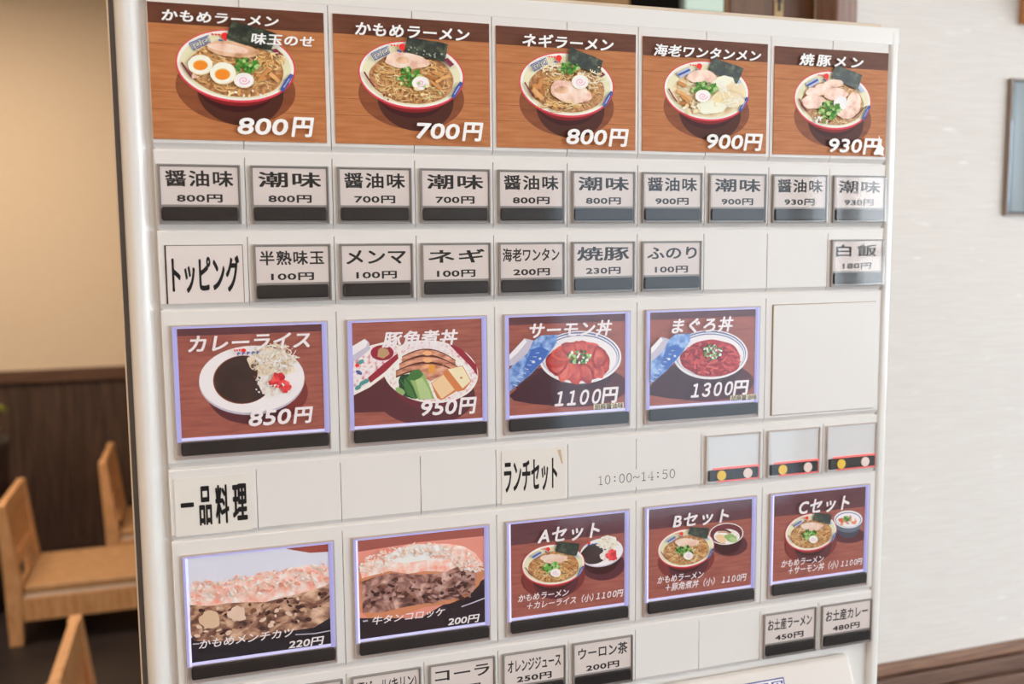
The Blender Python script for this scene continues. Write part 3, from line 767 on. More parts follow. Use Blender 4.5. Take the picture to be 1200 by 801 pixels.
def d_curry(p):
    rect_bg(p, WOOD_B, HEAD_B, 0.0042)
    k = -0.03
    C = lambda x, y, a, b_, m, **kw: p.clip(p.ell_pts(x, y, a, b_, k=k, **kw), m, p.box)
    C(490, 440, 270, 165, ink('red_wood_deep', 116, 46, 42)); C(450, 470, 210, 130, SHADOW_B)
    C(458, 372, 283, 182, PLATE_SH); C(458, 362, 283, 180, PLATE)
    p.ell(410, 365, 160, 130, ink('curry_edge', 120, 54, 30), k=k); p.ell(413, 364, 155, 126, CURRY, k=k, wob=0.005)
    p.ell(560, 370, 75, 85, RICE, wob=0.05, seed=3, rot=-20)
    p.ell(560, 270, 125, 75, CABB[0], wob=0.08, seed=1, rot=10)
    p.strands(590, 255, 130, 95, 160, 5, CABB, 5)
    p.bits(480, 320, 26, 60, 26, 7, [SHADOW2, ink('curry_crumb', 110, 70, 44), CABB[2]], 3)
    p.ell(600, 370, 46, 42, PICKLE, wob=0.14, seed=2); p.ell(640, 400, 26, 34, PICKLE, wob=0.12, seed=4)
    p.bits(560, 405, 80, 45, 40, 6, [RIM_W, PLATE], 4)
    p.ell(414, 206, 13, 10, REDLOGO); p.poly([(405, 210), (424, 208), (414, 222)], REDLOGO)
    for i in range(3): p.line([(362 + 13 * i, 207 - i), (370 + 13 * i, 206 - i)], 10, REDLOGO)
    for i in range(5):
        x = 386 + i * 26; p.line([(x - 8, 224 - 2 * i), (x + 10, 222 - 2 * i)], 6, BLUE); p.line([(x, 216 - 2 * i), (x - 4, 234 - 2 * i)], 6, BLUE)
    don_text(p, 'カレーライス', (120, 130, 775, 190), '850', (443, 530, 668, 598), (684, 512, 780, 592))
def d_kaku(p):
    rect_bg(p, WOOD_B)
    C = lambda pts, m: p.clip(pts, m, p.box)
    C(p.ell_pts(480, 500, 280, 170, n=48), SHADOW_B)
    C([(60, 500), (250, 400), (330, 520), (330, 590), (60, 600)], SHADOW_B)
    DK = ink('bowl_plum', 100, 36, 48); LR = ink('lid_red', 142, 34, 52); PINKP = noisy('print_pink_flowers', [rgb(170, 40, 66, G), rgb(226, 200, 206, G), rgb(238, 226, 230, G), rgb(206, 130, 146, G)], (1, 1, 1), 260, rough=0.4, lo=0.3, hi=0.7)
    C(p.ell_pts(508, 430, 220, 150), DK)
    C(p.ell_pts(508, 365, 272, 178, rot=6), RIM_W); C(p.ell_pts(508, 365, 262, 168, rot=6), PINKP)
    p.poly([(600, 195), (690, 240), (770, 330), (775, 390), (740, 340), (660, 260)], LR)
    C(p.ell_pts(500, 380, 235, 142, rot=4), RICE)
    # pork slices
    PK = [noisy('print_braised_pork', [rgb(150, 86, 64, G), rgb(196, 132, 104, G), rgb(216, 160, 134, G)], (1, 1, 3), 120, rough=0.4), ink('pork_fat', 226, 166, 120)]
    EDGE = ink('pork_edge', 88, 40, 32)
    for (y, x0, x1) in ((250, 345, 650), (290, 330, 670), (330, 310, 690)):
        up = [(x0 + (x1 - x0) * t, y + 70 - 90 * math.sin(math.pi * (0.15 + 0.7 * t)) + 20 * t * t - 20 * (1 - t) * 0) for t in [i / 16 for i in range(17)]]
        lo_ = [(a, b_ + 42) for a, b_ in up[::-1]]
        p.poly(up + lo_, EDGE); p.poly([(a, b_ + 6) for a, b_ in up] + [(a, b_ - 9) for a, b_ in lo_], PK[0])
        p.ell(490, y + 10, 26, 14, PK[1], wob=0.05)
    p.poly([(440, 350), (580, 330), (600, 370), (510, 420), (470, 400)], PK[0]); p.ell(515, 350, 20, 28, ink('mustard', 214, 146, 66))
    # greens
    BOK = [ink('bok_dark', 30, 66, 42), ink('bok_mid', 66, 112, 58), ink('bok_light', 138, 168, 104), ink('bok_pale', 168, 190, 132)]
    p.ell(385, 450, 55, 75, BOK[0], rot=-35, wob=0.05); p.ell(400, 460, 36, 68, BOK[1], rot=-30, wob=0.04)
    p.line([(335, 410), (360, 450), (380, 500)], 5, BOK[1]); p.line([(360, 395), (400, 450), (425, 510)], 5, BOK[0])
    p.poly([(385, 400), (440, 355), (470, 375), (500, 440), (530, 520), (440, 525), (410, 450)], BOK[2])
    p.poly([(420, 410), (460, 400), (500, 470), (515, 520), (450, 520)], BOK[3]); p.ell(420, 385, 45, 28, BOK[1], rot=-25, wob=0.06)
    p.ell(335, 475, 30, 16, BOK[2], rot=30)
    # egg blocks
    OM = [ink('omelette_a', 236, 190, 150), ink('omelette_b', 244, 212, 178), ink('omelette_edge', 200, 120, 70)]
    p.poly([(580, 375), (600, 350), (690, 330), (740, 420), (700, 470), (660, 480)], OM[2]); p.poly([(605, 352), (688, 334), (736, 420), (690, 460)], OM[1])
    p.poly([(510, 430), (585, 375), (665, 470), (570, 528), (545, 515)], OM[2]); p.poly([(512, 432), (580, 382), (645, 468), (570, 520)], OM[0])
    p.ell(682, 400, 8, 6, OM[2])
    # the lid leaning on the left
    C([(70, 270), (170, 215), (270, 190), (345, 225), (340, 285), (260, 380), (160, 455), (60, 505)], RIM_W)
    C([(70, 280), (170, 222), (265, 200), (325, 228), (318, 285), (240, 370), (150, 440), (60, 485)], PINKP)
    C(p.ell_pts(232, 258, 66, 44), LR); p.poly([(210, 240), (230, 225), (265, 240), (275, 265), (240, 290), (205, 280)], ink('gold_leaf', 176, 140, 104))
    C([(150, 400), (230, 330), (320, 260), (325, 290), (250, 365), (165, 430)], LR)
    TEAL = ink('flower_teal', 74, 140, 140)
    for x, y in ((110, 310), (140, 420), (95, 455), (120, 430)): C(p.ell_pts(x, y, 20, 12, rot=-30), TEAL)
    C(p.ell_pts(100, 370, 20, 10, rot=30), BLUE); C(p.ell_pts(90, 330, 12, 10), REDLOGO)
    C([(55, 230), (135, 178), (158, 200), (165, 235), (110, 285), (55, 315)], PLATE_SH); C([(55, 225), (130, 180), (150, 196), (140, 225), (60, 275)], PLATE)
    don_text(p, '豚角煮丼', (238, 138, 662, 212), '950', (450, 533, 658, 604), (672, 514, 764, 602), space=1.02)
LIDB = noisy('print_blue_lid', [rgb(66, 104, 176, G), rgb(110, 146, 204, G), rgb(150, 178, 220, G)], (1, 1, 1), 240, rough=0.4)
LIDD = ink('lid_deep_blue', 60, 100, 180); LIDP = ink('lid_pale', 206, 214, 226)
GB = ink('bowl_grey_blue', 110, 118, 160)
def lid_and_bowl(p, dx, dy, sx, fish):
    q = lambda x, y: (dx + x * sx, dy + y)
    Q = lambda L: [q(*v) for v in L]
    C = lambda pts, m: p.clip(pts, m, p.box)
    C(p.ell_pts(*q(440, 500), 340 * sx, 130, n=48), SHADOW_B)
    C(Q([(60, 560), (150, 480), (260, 400), (420, 520), (430, 600), (340, 620), (200, 610), (90, 590)]), ink('plum_deep', 62, 26, 40))
    C(p.ell_pts(*q(490, 400), 215 * sx, 130, n=48), ink('plum_deep', 62, 26, 40))
    C(p.ell_pts(*q(490, 328), 250 * sx, 160, n=48, k=-0.01), PLATE)
    C(p.ell_pts(*q(490, 322), 238 * sx, 148, n=48), GB); C(p.ell_pts(*q(490, 326), 232 * sx, 142, n=48), PLATE)
    C(p.ell_pts(*q(490, 328), 226 * sx, 137, n=48), GB); C(p.ell_pts(*q(490, 332), 222 * sx, 134, n=48), PLATE)
    fish(q)
    C(Q([(60, 400), (190, 240), (250, 195), (350, 190), (345, 240), (290, 320), (190, 430), (60, 535)]), LIDB)
    C(Q([(150, 380), (190, 280), (250, 260), (300, 290), (260, 350), (190, 425)]), LIDD)
    C(Q([(200, 240), (250, 195), (345, 192), (338, 225), (240, 250)]), LIDB)
    C(p.ell_pts(*q(205, 355), 10 * sx, 8), LIDP); C(p.ell_pts(*q(245, 335), 8 * sx, 7), LIDP)
    for i in range(9):
        t = i / 8; p.line(Q([(80 + 140 * t, 490 - 190 * t), (110 + 130 * t, 500 - 200 * t)]), 3, LIDP)
    C(Q([(58, 310), (150, 212), (205, 225), (170, 300), (90, 370), (58, 380)]), PLATE_SH); C(Q([(58, 315), (150, 214), (165, 232), (110, 300), (58, 345)]), PLATE)
def sauce_label(p, x0, y0, x1, y1):
    p.poly([(x0, y0 + 6), (x1, y0 - 6), (x1, y1 - 8), (x0, y1)], ink('label_cream', 226, 206, 178))
    p.text('胡麻醤油味', x0 + 5, y0 + 6, x1 - 3, y1 - 8, INK, 0.02, 0.0)
def d_salmon(p):
    rect_bg(p, WOOD_B, HEAD_B, 0.0048)
    SAL = [noisy('print_salmon', [rgb(150, 40, 36, G), rgb(186, 62, 50, G), rgb(208, 104, 84, G)], (1, 1, 1), 110, rough=0.4), ink('salmon_a', 182, 54, 44), ink('salmon_b', 206, 86, 68), ink('salmon_c', 156, 38, 36)]
    def fish(q):
        p.ell(*q(480, 355), 195, 118, SAL[3], wob=0.02)
        for i in range(12):
            a = i * math.tau / 12 + 0.2; x, y = q(482 + 128 * math.cos(a), 352 + 74 * math.sin(a))
            p.ell(x, y, 66, 46, SAL[1 + i % 3], rot=math.degrees(a) * 0.8, wob=0.06, seed=i)
            p.ell(x, y, 52, 32, SAL[0], rot=math.degrees(a) * 0.8, wob=0.06, seed=i + 1)
            for g in range(3):
                r_ = 0.7 + 0.28 * g; u_ = q(482 + 128 * r_ * math.cos(a - 0.16), 352 + 74 * r_ * math.sin(a - 0.16)); v_ = q(482 + 128 * r_ * math.cos(a + 0.18), 352 + 74 * r_ * math.sin(a + 0.18))
                p.line([u_, ((u_[0] + v_[0]) / 2 + 6, (u_[1] + v_[1]) / 2 - 4), v_], 3, SAL[2])
        p.bits(482, 325, 70, 42, 60, 11, GREEN + [CABB[3], CABB[1], SHADOW2], 5)
    lid_and_bowl(p, 0, 0, 1.0, fish)
    don_text(p, 'サーモン丼', (178, 118, 678, 195), '1100', (340, 533, 612, 606), (622, 510, 712, 600))
    sauce_label(p, 568, 605, 750, 642)
def d_maguro(p):
    rect_bg(p, WOOD_B, HEAD_B, 0.0048)
    TUN = [ink('tuna_a', 168, 40, 48), ink('tuna_b', 196, 66, 70), ink('tuna_c', 140, 28, 40), ink('tuna_d', 206, 90, 88)]
    def fish(q):
        p.ell(460, 358, 195, 120, TUN[0], wob=0.03); p.strands(460, 358, 195, 118, 220, 11, TUN, 3)
        p.bits(460, 315, 58, 52, 60, 10, GREEN + [CABB[3], CABB[1], SHADOW2], 6)
    lid_and_bowl(p, -20, 5, 0.97, fish)
    don_text(p, 'まぐろ丼', (203, 98, 592, 182), '1300', (328, 518, 590, 592), (600, 500, 688, 588), space=1.1)
    sauce_label(p, 575, 590, 748, 628)
def d_katsu(p):
    x0, z0, x1, z1 = p.box
    p.prect(x0, z0, x1, z1, ink('sky_plate', 206, 208, 226))
    C = lambda pts, m: p.clip(pts, m, p.box)
    C([(590, 80), (830, 40), (840, 95), (720, 102)], ink('table_red', 150, 70, 60))
    MEATK = noisy('print_minced', [rgb(62, 36, 34, G), rgb(130, 90, 74, G), rgb(184, 144, 118, G), rgb(212, 180, 156, G)], (1, 1, 1.6), 110, detail=7, rough=0.4, lo=0.34, hi=0.68, emit=0.08, dist=0.6)
    PANKO = noisy('print_panko', [rgb(222, 142, 122, G), rgb(232, 184, 172, G), rgb(240, 216, 214, G)], (1, 1, 1), 190, detail=7, rough=0.4, lo=0.32, hi=0.66, emit=0.1)
    BASE = ink('black_plate', 34, 28, 36)
    C([(60, 560), (840, 420), (850, 660), (60, 720)], BASE)
    top = [(80, 265), (160, 275), (240, 265), (330, 245), (420, 225), (480, 200), (560, 205), (640, 180), (720, 165), (830, 175)]
    C(top + [(840, 440), (740, 500), (600, 520), (420, 560), (250, 580), (100, 570), (80, 520)], MEATK)
    C(top + [(835, 250), (800, 280), (700, 310), (600, 335), (480, 365), (380, 365), (280, 370), (180, 385), (80, 380)], PANKO)
    rnd = random.Random(4)
    PN = [ink('crumb_a', 240, 222, 220), ink('crumb_b', 236, 186, 170), ink('crumb_c', 230, 152, 132), ink('crumb_d', 244, 206, 196)]
    for i in range(260):
        t = rnd.random(); x = 85 + 735 * t; y = 275 - 110 * t + rnd.uniform(-14, 95)
        C(p.ell_pts(x, y, rnd.uniform(5, 20), rnd.uniform(3, 8), rot=rnd.uniform(-60, 60), n=7), rnd.choice(PN))
    MK = [ink('mince_a', 84, 48, 44), ink('mince_b', 190, 152, 126), ink('mince_c', 212, 184, 166), ink('mince_d', 120, 76, 62), ink('mince_e', 60, 32, 32)]
    for i in range(90):
        t = rnd.random(); x = 100 + 710 * t; y = 470 - 90 * t + rnd.uniform(-70, 80)
        C(p.ell_pts(x, y, rnd.uniform(6, 26), rnd.uniform(4, 13), rot=rnd.uniform(-50, 30), n=10, wob=0.08, seed=i), rnd.choice(MK))
    C(p.ell_pts(185, 450, 55, 48, wob=0.06), ink('potato', 206, 176, 148)); C(p.ell_pts(330, 420, 48, 40, wob=0.1), ink('mince_c', 212, 184, 166))
    p.line([(640, 530), (740, 525), (830, 508)], 5, PLATE_SH); p.line([(95, 580), (130, 578)], 6, PLATE_SH)
    p.text('かもめメンチカツ', 130, 555, 628, 532, W_BK, 0.015, 0.25) if False else slope_text(p, 'かもめメンチカツ', (130, 560), (628, 496), 46)
    slope_text(p, '220円', (606, 562), (788, 538), 46, 0.03)
def slope_text(p, t, tl, tr, h, bold=0.015, m=None):
    a, b_ = p.pt(tl), p.pt(tr); c = p.pt((tl[0], tl[1] + h))
    hh = a[1] - c[1]; w = b_[0] - a[0]
    p.ptext(t, a[0], a[1] - hh, a[0] + w, a[1], m or W_BK, bold, 0.22)
def d_koro(p):
    x0, z0, x1, z1 = p.box
    p.prect(x0, z0, x1, z1, ink('koro_pink', 214, 138, 124))
    C = lambda pts, m: p.clip(pts, m, p.box)
    C([(50, 120), (770, 50), (770, 105), (400, 140), (50, 195)], ink('koro_brown', 152, 82, 74))
    C([(50, 560), (400, 560), (600, 440), (770, 330), (770, 700), (50, 700)], ink('koro_plate', 40, 26, 34))
    PANKO = MATS['print_panko']
    FILL = noisy('print_croquette', [rgb(66, 36, 34, G), rgb(132, 88, 80, G), rgb(176, 134, 124, G), rgb(206, 172, 162, G)], (1, 1, 1.2), 120, detail=7, rough=0.4, lo=0.34, hi=0.68, emit=0.08, dist=0.8)
    top = [(60, 270), (120, 240), (190, 225), (240, 190), (330, 155), (440, 148), (560, 150), (640, 165), (700, 200), (745, 260), (755, 310)]
    C(top + [(720, 380), (660, 440), (560, 480), (420, 500), (250, 560), (110, 560), (60, 520)], ink('crust', 196, 128, 92))
    C([(75, 360), (150, 330), (250, 310), (400, 320), (520, 310), (600, 280), (680, 280), (710, 330), (690, 400), (600, 450), (480, 470), (330, 495), (180, 530), (80, 530)], FILL)
    C(top[:-1] + [(700, 285), (600, 275), (540, 305), (430, 300), (330, 315), (230, 300), (150, 320), (75, 340)], PANKO)
    C(p.ell_pts(370, 205, 170, 45, rot=-8, wob=0.05), ink('koro_white', 240, 232, 240))
    rnd = random.Random(9)
    PN = [MATS['ink_crumb_a'], MATS['ink_crumb_b'], MATS['ink_crumb_d'], MATS['ink_crumb_d']]
    for i in range(230):
        a = rnd.uniform(math.pi, 2 * math.pi); r_ = rnd.uniform(0.62, 1.02)
        C(p.ell_pts(405 + 340 * r_ * math.cos(a), 300 + 150 * r_ * math.sin(a), rnd.uniform(5, 18), rnd.uniform(3, 8), rot=rnd.uniform(-70, 70), n=7), rnd.choice(PN))
    for i in range(7): p.line([(450 + 12 * i, 225 - (i % 2) * 10), (462 + 12 * i, 212)], 5, MATS['ink_crumb_c'])
    MK = [MATS['ink_mince_a'], MATS['ink_mince_d'], ink('mince_f', 176, 140, 134), MATS['ink_mince_e'], ink('mince_g', 150, 106, 96)]
    for i in range(120):
        t = rnd.random(); x = 95 + 590 * t; y = 430 - 60 * t + rnd.uniform(-75, 75)
        C(p.ell_pts(x, y, rnd.uniform(5, 24), rnd.uniform(4, 13), rot=rnd.uniform(-50, 50), n=10, wob=0.1, seed=i), rnd.choice(MK))
    p.line([(620, 490), (690, 465), (755, 440)], 6, PLATE_SH); p.line([(78, 570), (105, 566)], 8, PLATE_SH)
    slope_text(p, '牛タンコロッケ', (130, 545), (528, 500), 46)
    slope_text(p, '200円', (548, 552), (716, 536), 44, 0.03)
def set_common(p, name, box, line2, l1, l2, pr, yen, noodle, k):
    p.text(name, *box, W_BK, 0.03, 0.2, 1.12)
    p.text('かもめラーメン', *l1, W_BK, 0.015, 0.2)
    p.text(line2, *l2, W_BK, 0.015, 0.2)
    p.text(pr.translate(FULL), *yen, W_BK, 0.03, 0.2, 0.66)
def mini_ramen(p, cx, cy, rx, ry, k, nor, seed):
    bowl(p, cx, cy, rx, ry, k, seed=seed, nn=150, wn=0.022, sh=(ink('red_wood_deep', 116, 46, 42), SHADOW_B)); rim_marks(p, cx, cy, rx, ry, k, small=True)
    q = lambda u, v: (cx + u * rx, cy + v * ry + k * u * rx)
    nori(p, nor)
    p.ell(*q(0.0, -0.32), 0.42 * rx, 0.22 * ry, MEAT_PINK, wob=0.05, seed=seed)
    menma(p, [(q(0.35, 0.0), q(0.65, 0.2)), (q(0.4, 0.25), q(0.7, 0.05)), (q(0.3, 0.15), q(0.55, 0.45)), (q(0.5, -0.15), q(0.7, -0.05))], 0.07 * rx)
    scallion(p, *q(-0.06, 0.10), 0.28 * rx, 0.24 * ry, 36, 0.07 * rx, seed)
    naruto(p, *q(0.05, 0.36), 0.16 * rx, 0.19 * ry)
def d_set_a(p):
    rect_bg(p, WOOD_B, HEAD_B, 0.0138)
    C = lambda pts, m: p.clip(pts, m, p.box)
    k = -0.12
    C(p.ell_pts(570, 370, 130, 90), SHADOW_B)
    C(p.ell_pts(570, 330, 110, 95, k=k), BOWL_DK)
    C(p.ell_pts(567, 303, 123, 80, k=k), PLATE_SH); C(p.ell_pts(567, 298, 122, 78, k=k), PLATE)
    p.ell(525, 310, 75, 58, CURRY, k=k, wob=0.02); p.ell(600, 320, 40, 34, RICE, wob=0.06)
    p.ell(600, 245, 62, 38, CABB[1], wob=0.1); p.strands(605, 250, 62, 45, 60, 4, CABB, 7)
    p.ell(625, 315, 30, 32, PICKLE, wob=0.12)
    p.ell(495, 245, 8, 8, REDLOGO)
    for i in range(3): p.line([(488 + 20 * i, 258 - 3 * i), (502 + 20 * i, 255 - 3 * i)], 8, BLUE)
    mini_ramen(p, 292, 370, 180, 118, -0.06, [(316, 232), (440, 250), (420, 318), (300, 290)], 61)
    set_common(p, 'Aセット', (205, 162, 552, 212), '＋カレーライス（小）', (90, 538, 375, 540), (138, 578, 515, 572), '1100円', (533, 525, 682, 545), None, k)
def d_set_b(p):
    rect_bg(p, WOOD_B, HEAD_B, 0.0138)
    C = lambda pts, m: p.clip(pts, m, p.box)
    C(p.ell_pts(540, 350, 110, 70), SHADOW_B); C(p.ell_pts(525, 320, 90, 90), BOWL_DK)
    C(p.ell_pts(522, 285, 104, 66, k=-0.05), RIM_W); C(p.ell_pts(522, 285, 98, 61, k=-0.05), ink('bowl_plum', 100, 36, 48)); C(p.ell_pts(525, 300, 78, 45), RICE)
    p.line([(470, 262), (520, 262), (550, 278)], 12, ink('pork_edge', 88, 40, 32)); p.line([(470, 275), (520, 274), (545, 288)], 9, MEAT)
    p.poly([(455, 300), (480, 285), (515, 295), (520, 335), (490, 345)], ink('omelette_a', 236, 190, 150))
    p.ell(550, 310, 38, 24, ink('bok_light', 150, 184, 110), rot=20, wob=0.06); p.ell(565, 320, 26, 14, ink('bok_pale', 178, 202, 138), rot=20)
    mini_ramen(p, 278, 372, 172, 118, -0.1, [(300, 238), (415, 250), (402, 312), (288, 285)], 71)
    set_common(p, 'Bセット', (200, 165, 532, 212), '＋豚角煮丼（小）', (102, 540, 378, 546), (148, 582, 445, 590), '1100円', (490, 540, 634, 562), None, 0)
def d_set_c(p):
    rect_bg(p, WOOD_B, HEAD_B, 0.0148)
    C = lambda pts, m: p.clip(pts, m, p.box)
    C(p.ell_pts(560, 370, 110, 50), SHADOW_B); GBL = ink('bowl_slate', 96, 104, 122)
    C(p.ell_pts(556, 320, 75, 68), ink('bowl_slate_dark', 66, 66, 80)); C(p.ell_pts(556, 290, 88, 62), GBL)
    C(p.ell_pts(558, 266, 92, 57), PLATE); C(p.ell_pts(558, 268, 84, 49), GB); C(p.ell_pts(558, 270, 78, 45), PLATE)
    p.bits(552, 276, 56, 26, 40, 13, [ink('salmon_b', 222, 96, 72), ink('salmon_d', 232, 140, 106), RIM_W], 4)
    scallion(p, 548, 262, 26, 16, 22, 8)
    mini_ramen(p, 314, 348, 168, 122, -0.1, [(336, 215), (444, 235), (432, 296), (322, 265)], 81)
    set_common(p, 'Cセット', (232, 142, 555, 200), '＋サーモン丼（小）', (118, 528, 388, 537), (162, 568, 482, 577), '1100円', (502, 530, 636, 552), None, 0)
large_button(3, 0, d_curry, (195, 365, 893 / 195), 'lit button with curry rice photo priced 850円')
large_button(3, 1, d_kaku, (400, 360, 850 / 175), 'lit button with braised pork bowl photo priced 950円')
large_button(3, 2, d_salmon, (585, 355, 801 / 155), 'lit button with salmon bowl photo priced 1100円')
large_button(3, 3, d_maguro, (750, 355, 801 / 145), 'lit button with tuna bowl photo priced 1300円')
large_button(5, 0, d_katsu, (205, 625, 887 / 195), 'lit button with minced cutlet photo priced 220円')
large_button(5, 1, d_koro, (408, 605, 810 / 172), 'lit button with croquette photo priced 200円')
large_button(5, 2, d_set_a, (588, 585, 738 / 152), 'lit button with set A photo, ramen and curry')
large_button(5, 3, d_set_b, (750, 570, 723 / 140), 'lit button with set B photo, ramen and pork bowl')
large_button(5, 4, d_set_c, (893, 560, 729 / 132), 'lit button with set C photo, ramen and salmon bowl')

# blank cover in the place of a fifth large button
b = MB()
b.box((0.1490, -0.0003, Z0 - 0.1712), (0.2337, 0.0004, Z0 - 0.0951), mat('tan_gap', rgb(150, 126, 100), 0.7))
b.box((0.1496, -0.0010, Z0 - 0.1709), (0.2338, 0.0002, Z0 - 0.0955), WHITE, 0.0003, 1)
part(b, 'blank_cover', 'large blank white cover without a photo', origin=(0.1915, 0, Z0 - 0.133))

# lunch set indicators
for j in (7, 8, 9):
    x0 = colx1(j); zt = Z0 - 0.1815
    org = (x0 + 0.0245, 0, zt - 0.0165)
    b = MB(); b.box((x0 + 0.0030, -0.0006, zt - 0.0330), (x0 + 0.0452, 0.0006, zt), CLEAR_GREY, 0.0004, 1)
    frame(b, x0 + 0.0030, zt - 0.0330, x0 + 0.0452, zt, 0.0007, -0.0014, -0.0006, TRAY_LIGHT, 'lrt')
    t = part(b, 'lunch_set_button', ('lit lunch button directly above set B', 'lit lunch button between two others, above set C', 'lit lunch button at the right end of its row')[j - 7], origin=org)
    b = MB()
    b.box((x0 + 0.0085, -0.0010, zt - 0.0240), (x0 + 0.0448, -0.0006, zt - 0.0226), LED_RED)
    b.box((x0 + 0.0431, -0.0010, zt - 0.0326), (x0 + 0.0448, -0.0006, zt - 0.0240), LED_RED)
    b.box((x0 + 0.0120, -0.0010, zt - 0.0326), (x0 + 0.0431, -0.0006, zt - 0.0312), LED_RED)
    o = b.build('light_guide', None, org); o.parent = t; o.location = (0, 0, 0); o['label'] = 'glowing red light edge'
    b = MB(); b.bar(x0 + 0.0050, zt - 0.0312, x0 + 0.0432, zt - 0.0238, -0.0024, -0.0007, BAR, 0.001)
    o = b.build('push_bar', None, org); o.parent = t; o.location = (0, 0, 0)
    for cx_, m, lb in ((0.0142, YELLOW, 'yellow dot'), (0.0345, PINKDOT, 'pale pink dot')):
        b = MB(); pts = [(x0 + cx_ + 0.0034 * math.cos(i * math.tau / 28), -0.0024, zt - 0.0275 + 0.0034 * math.sin(i * math.tau / 28)) for i in range(28)]
        b.extrude_poly(pts, (0, -0.0006, 0), m)
        o = b.build('indicator_dot', None, org); o.parent = t; o.location = (0, 0, 0); o['label'] = lb
    o = clear_case(x0 + 0.0030, zt - 0.0330, x0 + 0.0452, zt, -0.0032, -0.0046).build('clear_lid', None, org); o.parent = t; o.location = (0, 0, 0)

# sloping coin and note section at the foot of the door
b = MB()
zt = Z0 - 0.3515; xr = 0.2186
b.hexa([(-0.22, -0.075, zt - 0.16), (xr + 0.004, -0.075, zt - 0.16), (xr + 0.004, 0.004, zt - 0.16), (-0.22, 0.004, zt - 0.16),
        (-0.22, -0.001, zt), (xr, -0.001, zt), (xr, 0.004, zt), (-0.22, 0.004, zt)], mat('warm_white_plastic', rgb(216, 210, 205), 0.45), 0.003, 3)
b.box((-0.22, -0.075, zt - 0.42), (xr + 0.004, 0.004, zt - 0.161), MATS['warm_white_plastic'], 0.003, 3)
part(b, 'payment_panel', 'sloping warm white payment panel below the buttons', origin=(0, 0, zt - 0.2))

# ------------------------------------------------------------------ paper labels stuck on the plates
def label_card(x0, z0, x1, z1, label, paper, depth=-0.0004, thick=0.0003):
    p = Print(depth); p.prect(x0, z0, x1, z1, paper); p.box = (x0, z0, x1, z1); p.lab = label; p.th = thick
    return p
def finish(p, name='paper_label', cat='paper label'):
    o = p.build(name, None, p.th, p.box); return tag(o, p.lab, cat, 'paper labels among the buttons')
p = label_card(-0.2352, Z0 - 0.0838, -0.1949, Z0 - 0.0520, 'white paper label reading トッピング left of the topping buttons', PAPER)
p.prect(-0.2357, Z0 - 0.0838, -0.2349, Z0 - 0.0517, INK); p.prect(-0.2357, Z0 - 0.0521, -0.1947, Z0 - 0.0517, GAP)
p.prect(-0.1950, Z0 - 0.0838, -0.1945, Z0 - 0.0520, mat('tan_gap', rgb(150, 126, 100), 0.7))
p.c = (160, 240, 5.0); p.text('トッピング', 203, 300, 607, 508, INK, 0.045); p.box = (-0.2357, Z0 - 0.0838, -0.1945, Z0 - 0.0517); finish(p)
p = label_card(-0.2366, Z0 - 0.2146, -0.1950, Z0 - 0.1817, 'cream paper label reading 一品料理 above the cutlet photo button', PAPER_CREAM)
p.c = (160, 480, 5.0)
p.text('一', 255, 470, 340, 645, INK, 0.045); p.text('品', 362, 450, 445, 670, INK, 0.045); p.text('料', 458, 442, 546, 660, INK, 0.045); p.text('理', 560, 436, 652, 640, INK, 0.045)
finish(p)
p = label_card(-0.0445, Z0 - 0.2146, -0.0012, Z0 - 0.1808, 'white paper label reading ランチセット with torn upper right corner', PAPER_CREAM)
p.c = (380, 520, 2.85); p.text('ランチセット', 600, 60, 778, 150, INK, 0.045)
p.c = (620, 440, 5.0); p.poly([(165, 435), (185, 432), (198, 515), (190, 515)], mat('tape_tan', rgb(206, 176, 144), 0.6))
finish(p)
# opening hours printed on a clear strip over two blank plates
p = Print(-0.00012, (620, 440, 5.0)); p.th = 0.0001
p.lab = 'clear strip printed 10:00~14:50 on the blank plates right of ランチセット'
a, c = p.pt((390, 640)), p.pt((872, 550)); p.box = (a[0], a[1] - 0.004, c[0], c[1] + 0.003)
p.prect(*p.box, mat('clear_tape_white', rgb(227, 223, 219), 0.38))
gl = {'1': [[(.22, .8), (.55, 1), (.55, 0)], [(.25, 0), (.85, 0)]], '4': [[(.98, .28), (.05, .28), (.7, 1), (.7, 0)], [(.5, 0), (.9, 0)]],
      '5': [[(.85, 1), (.22, 1), (.17, .55), (.35, .62), (.6, .62), (.8, .5), (.86, .3), (.78, .12), (.55, 0), (.3, 0), (.12, .12)]],
      '0': [[(.5 + .38 * math.cos(i * .2618), .5 + .5 * math.sin(i * .2618)) for i in range(25)]], '~': [[(.0, .4), (.2, .58), (.4, .55), (.6, .42), (.8, .4), (1, .58)]],
      ':': [[(.5, .22), (.5, .36)], [(.5, .68), (.5, .82)]]}
s = '10:00~14:50'; W = 463 / 11.0
for i, ch in enumerate(s):
    x0 = 398 + i * W; y0 = 640 - 40 * i / 10.0
    for st in gl[ch]: p.line([(x0 + (0.05 + 0.85 * u) * W, y0 - v * 50 - 4.0 * u) for u, v in st], 9 if ch == ':' else 3.8, INK)
o = p.build('opening_hours_strip', None, p.th, p.box); tag(o, p.lab, 'sticker')
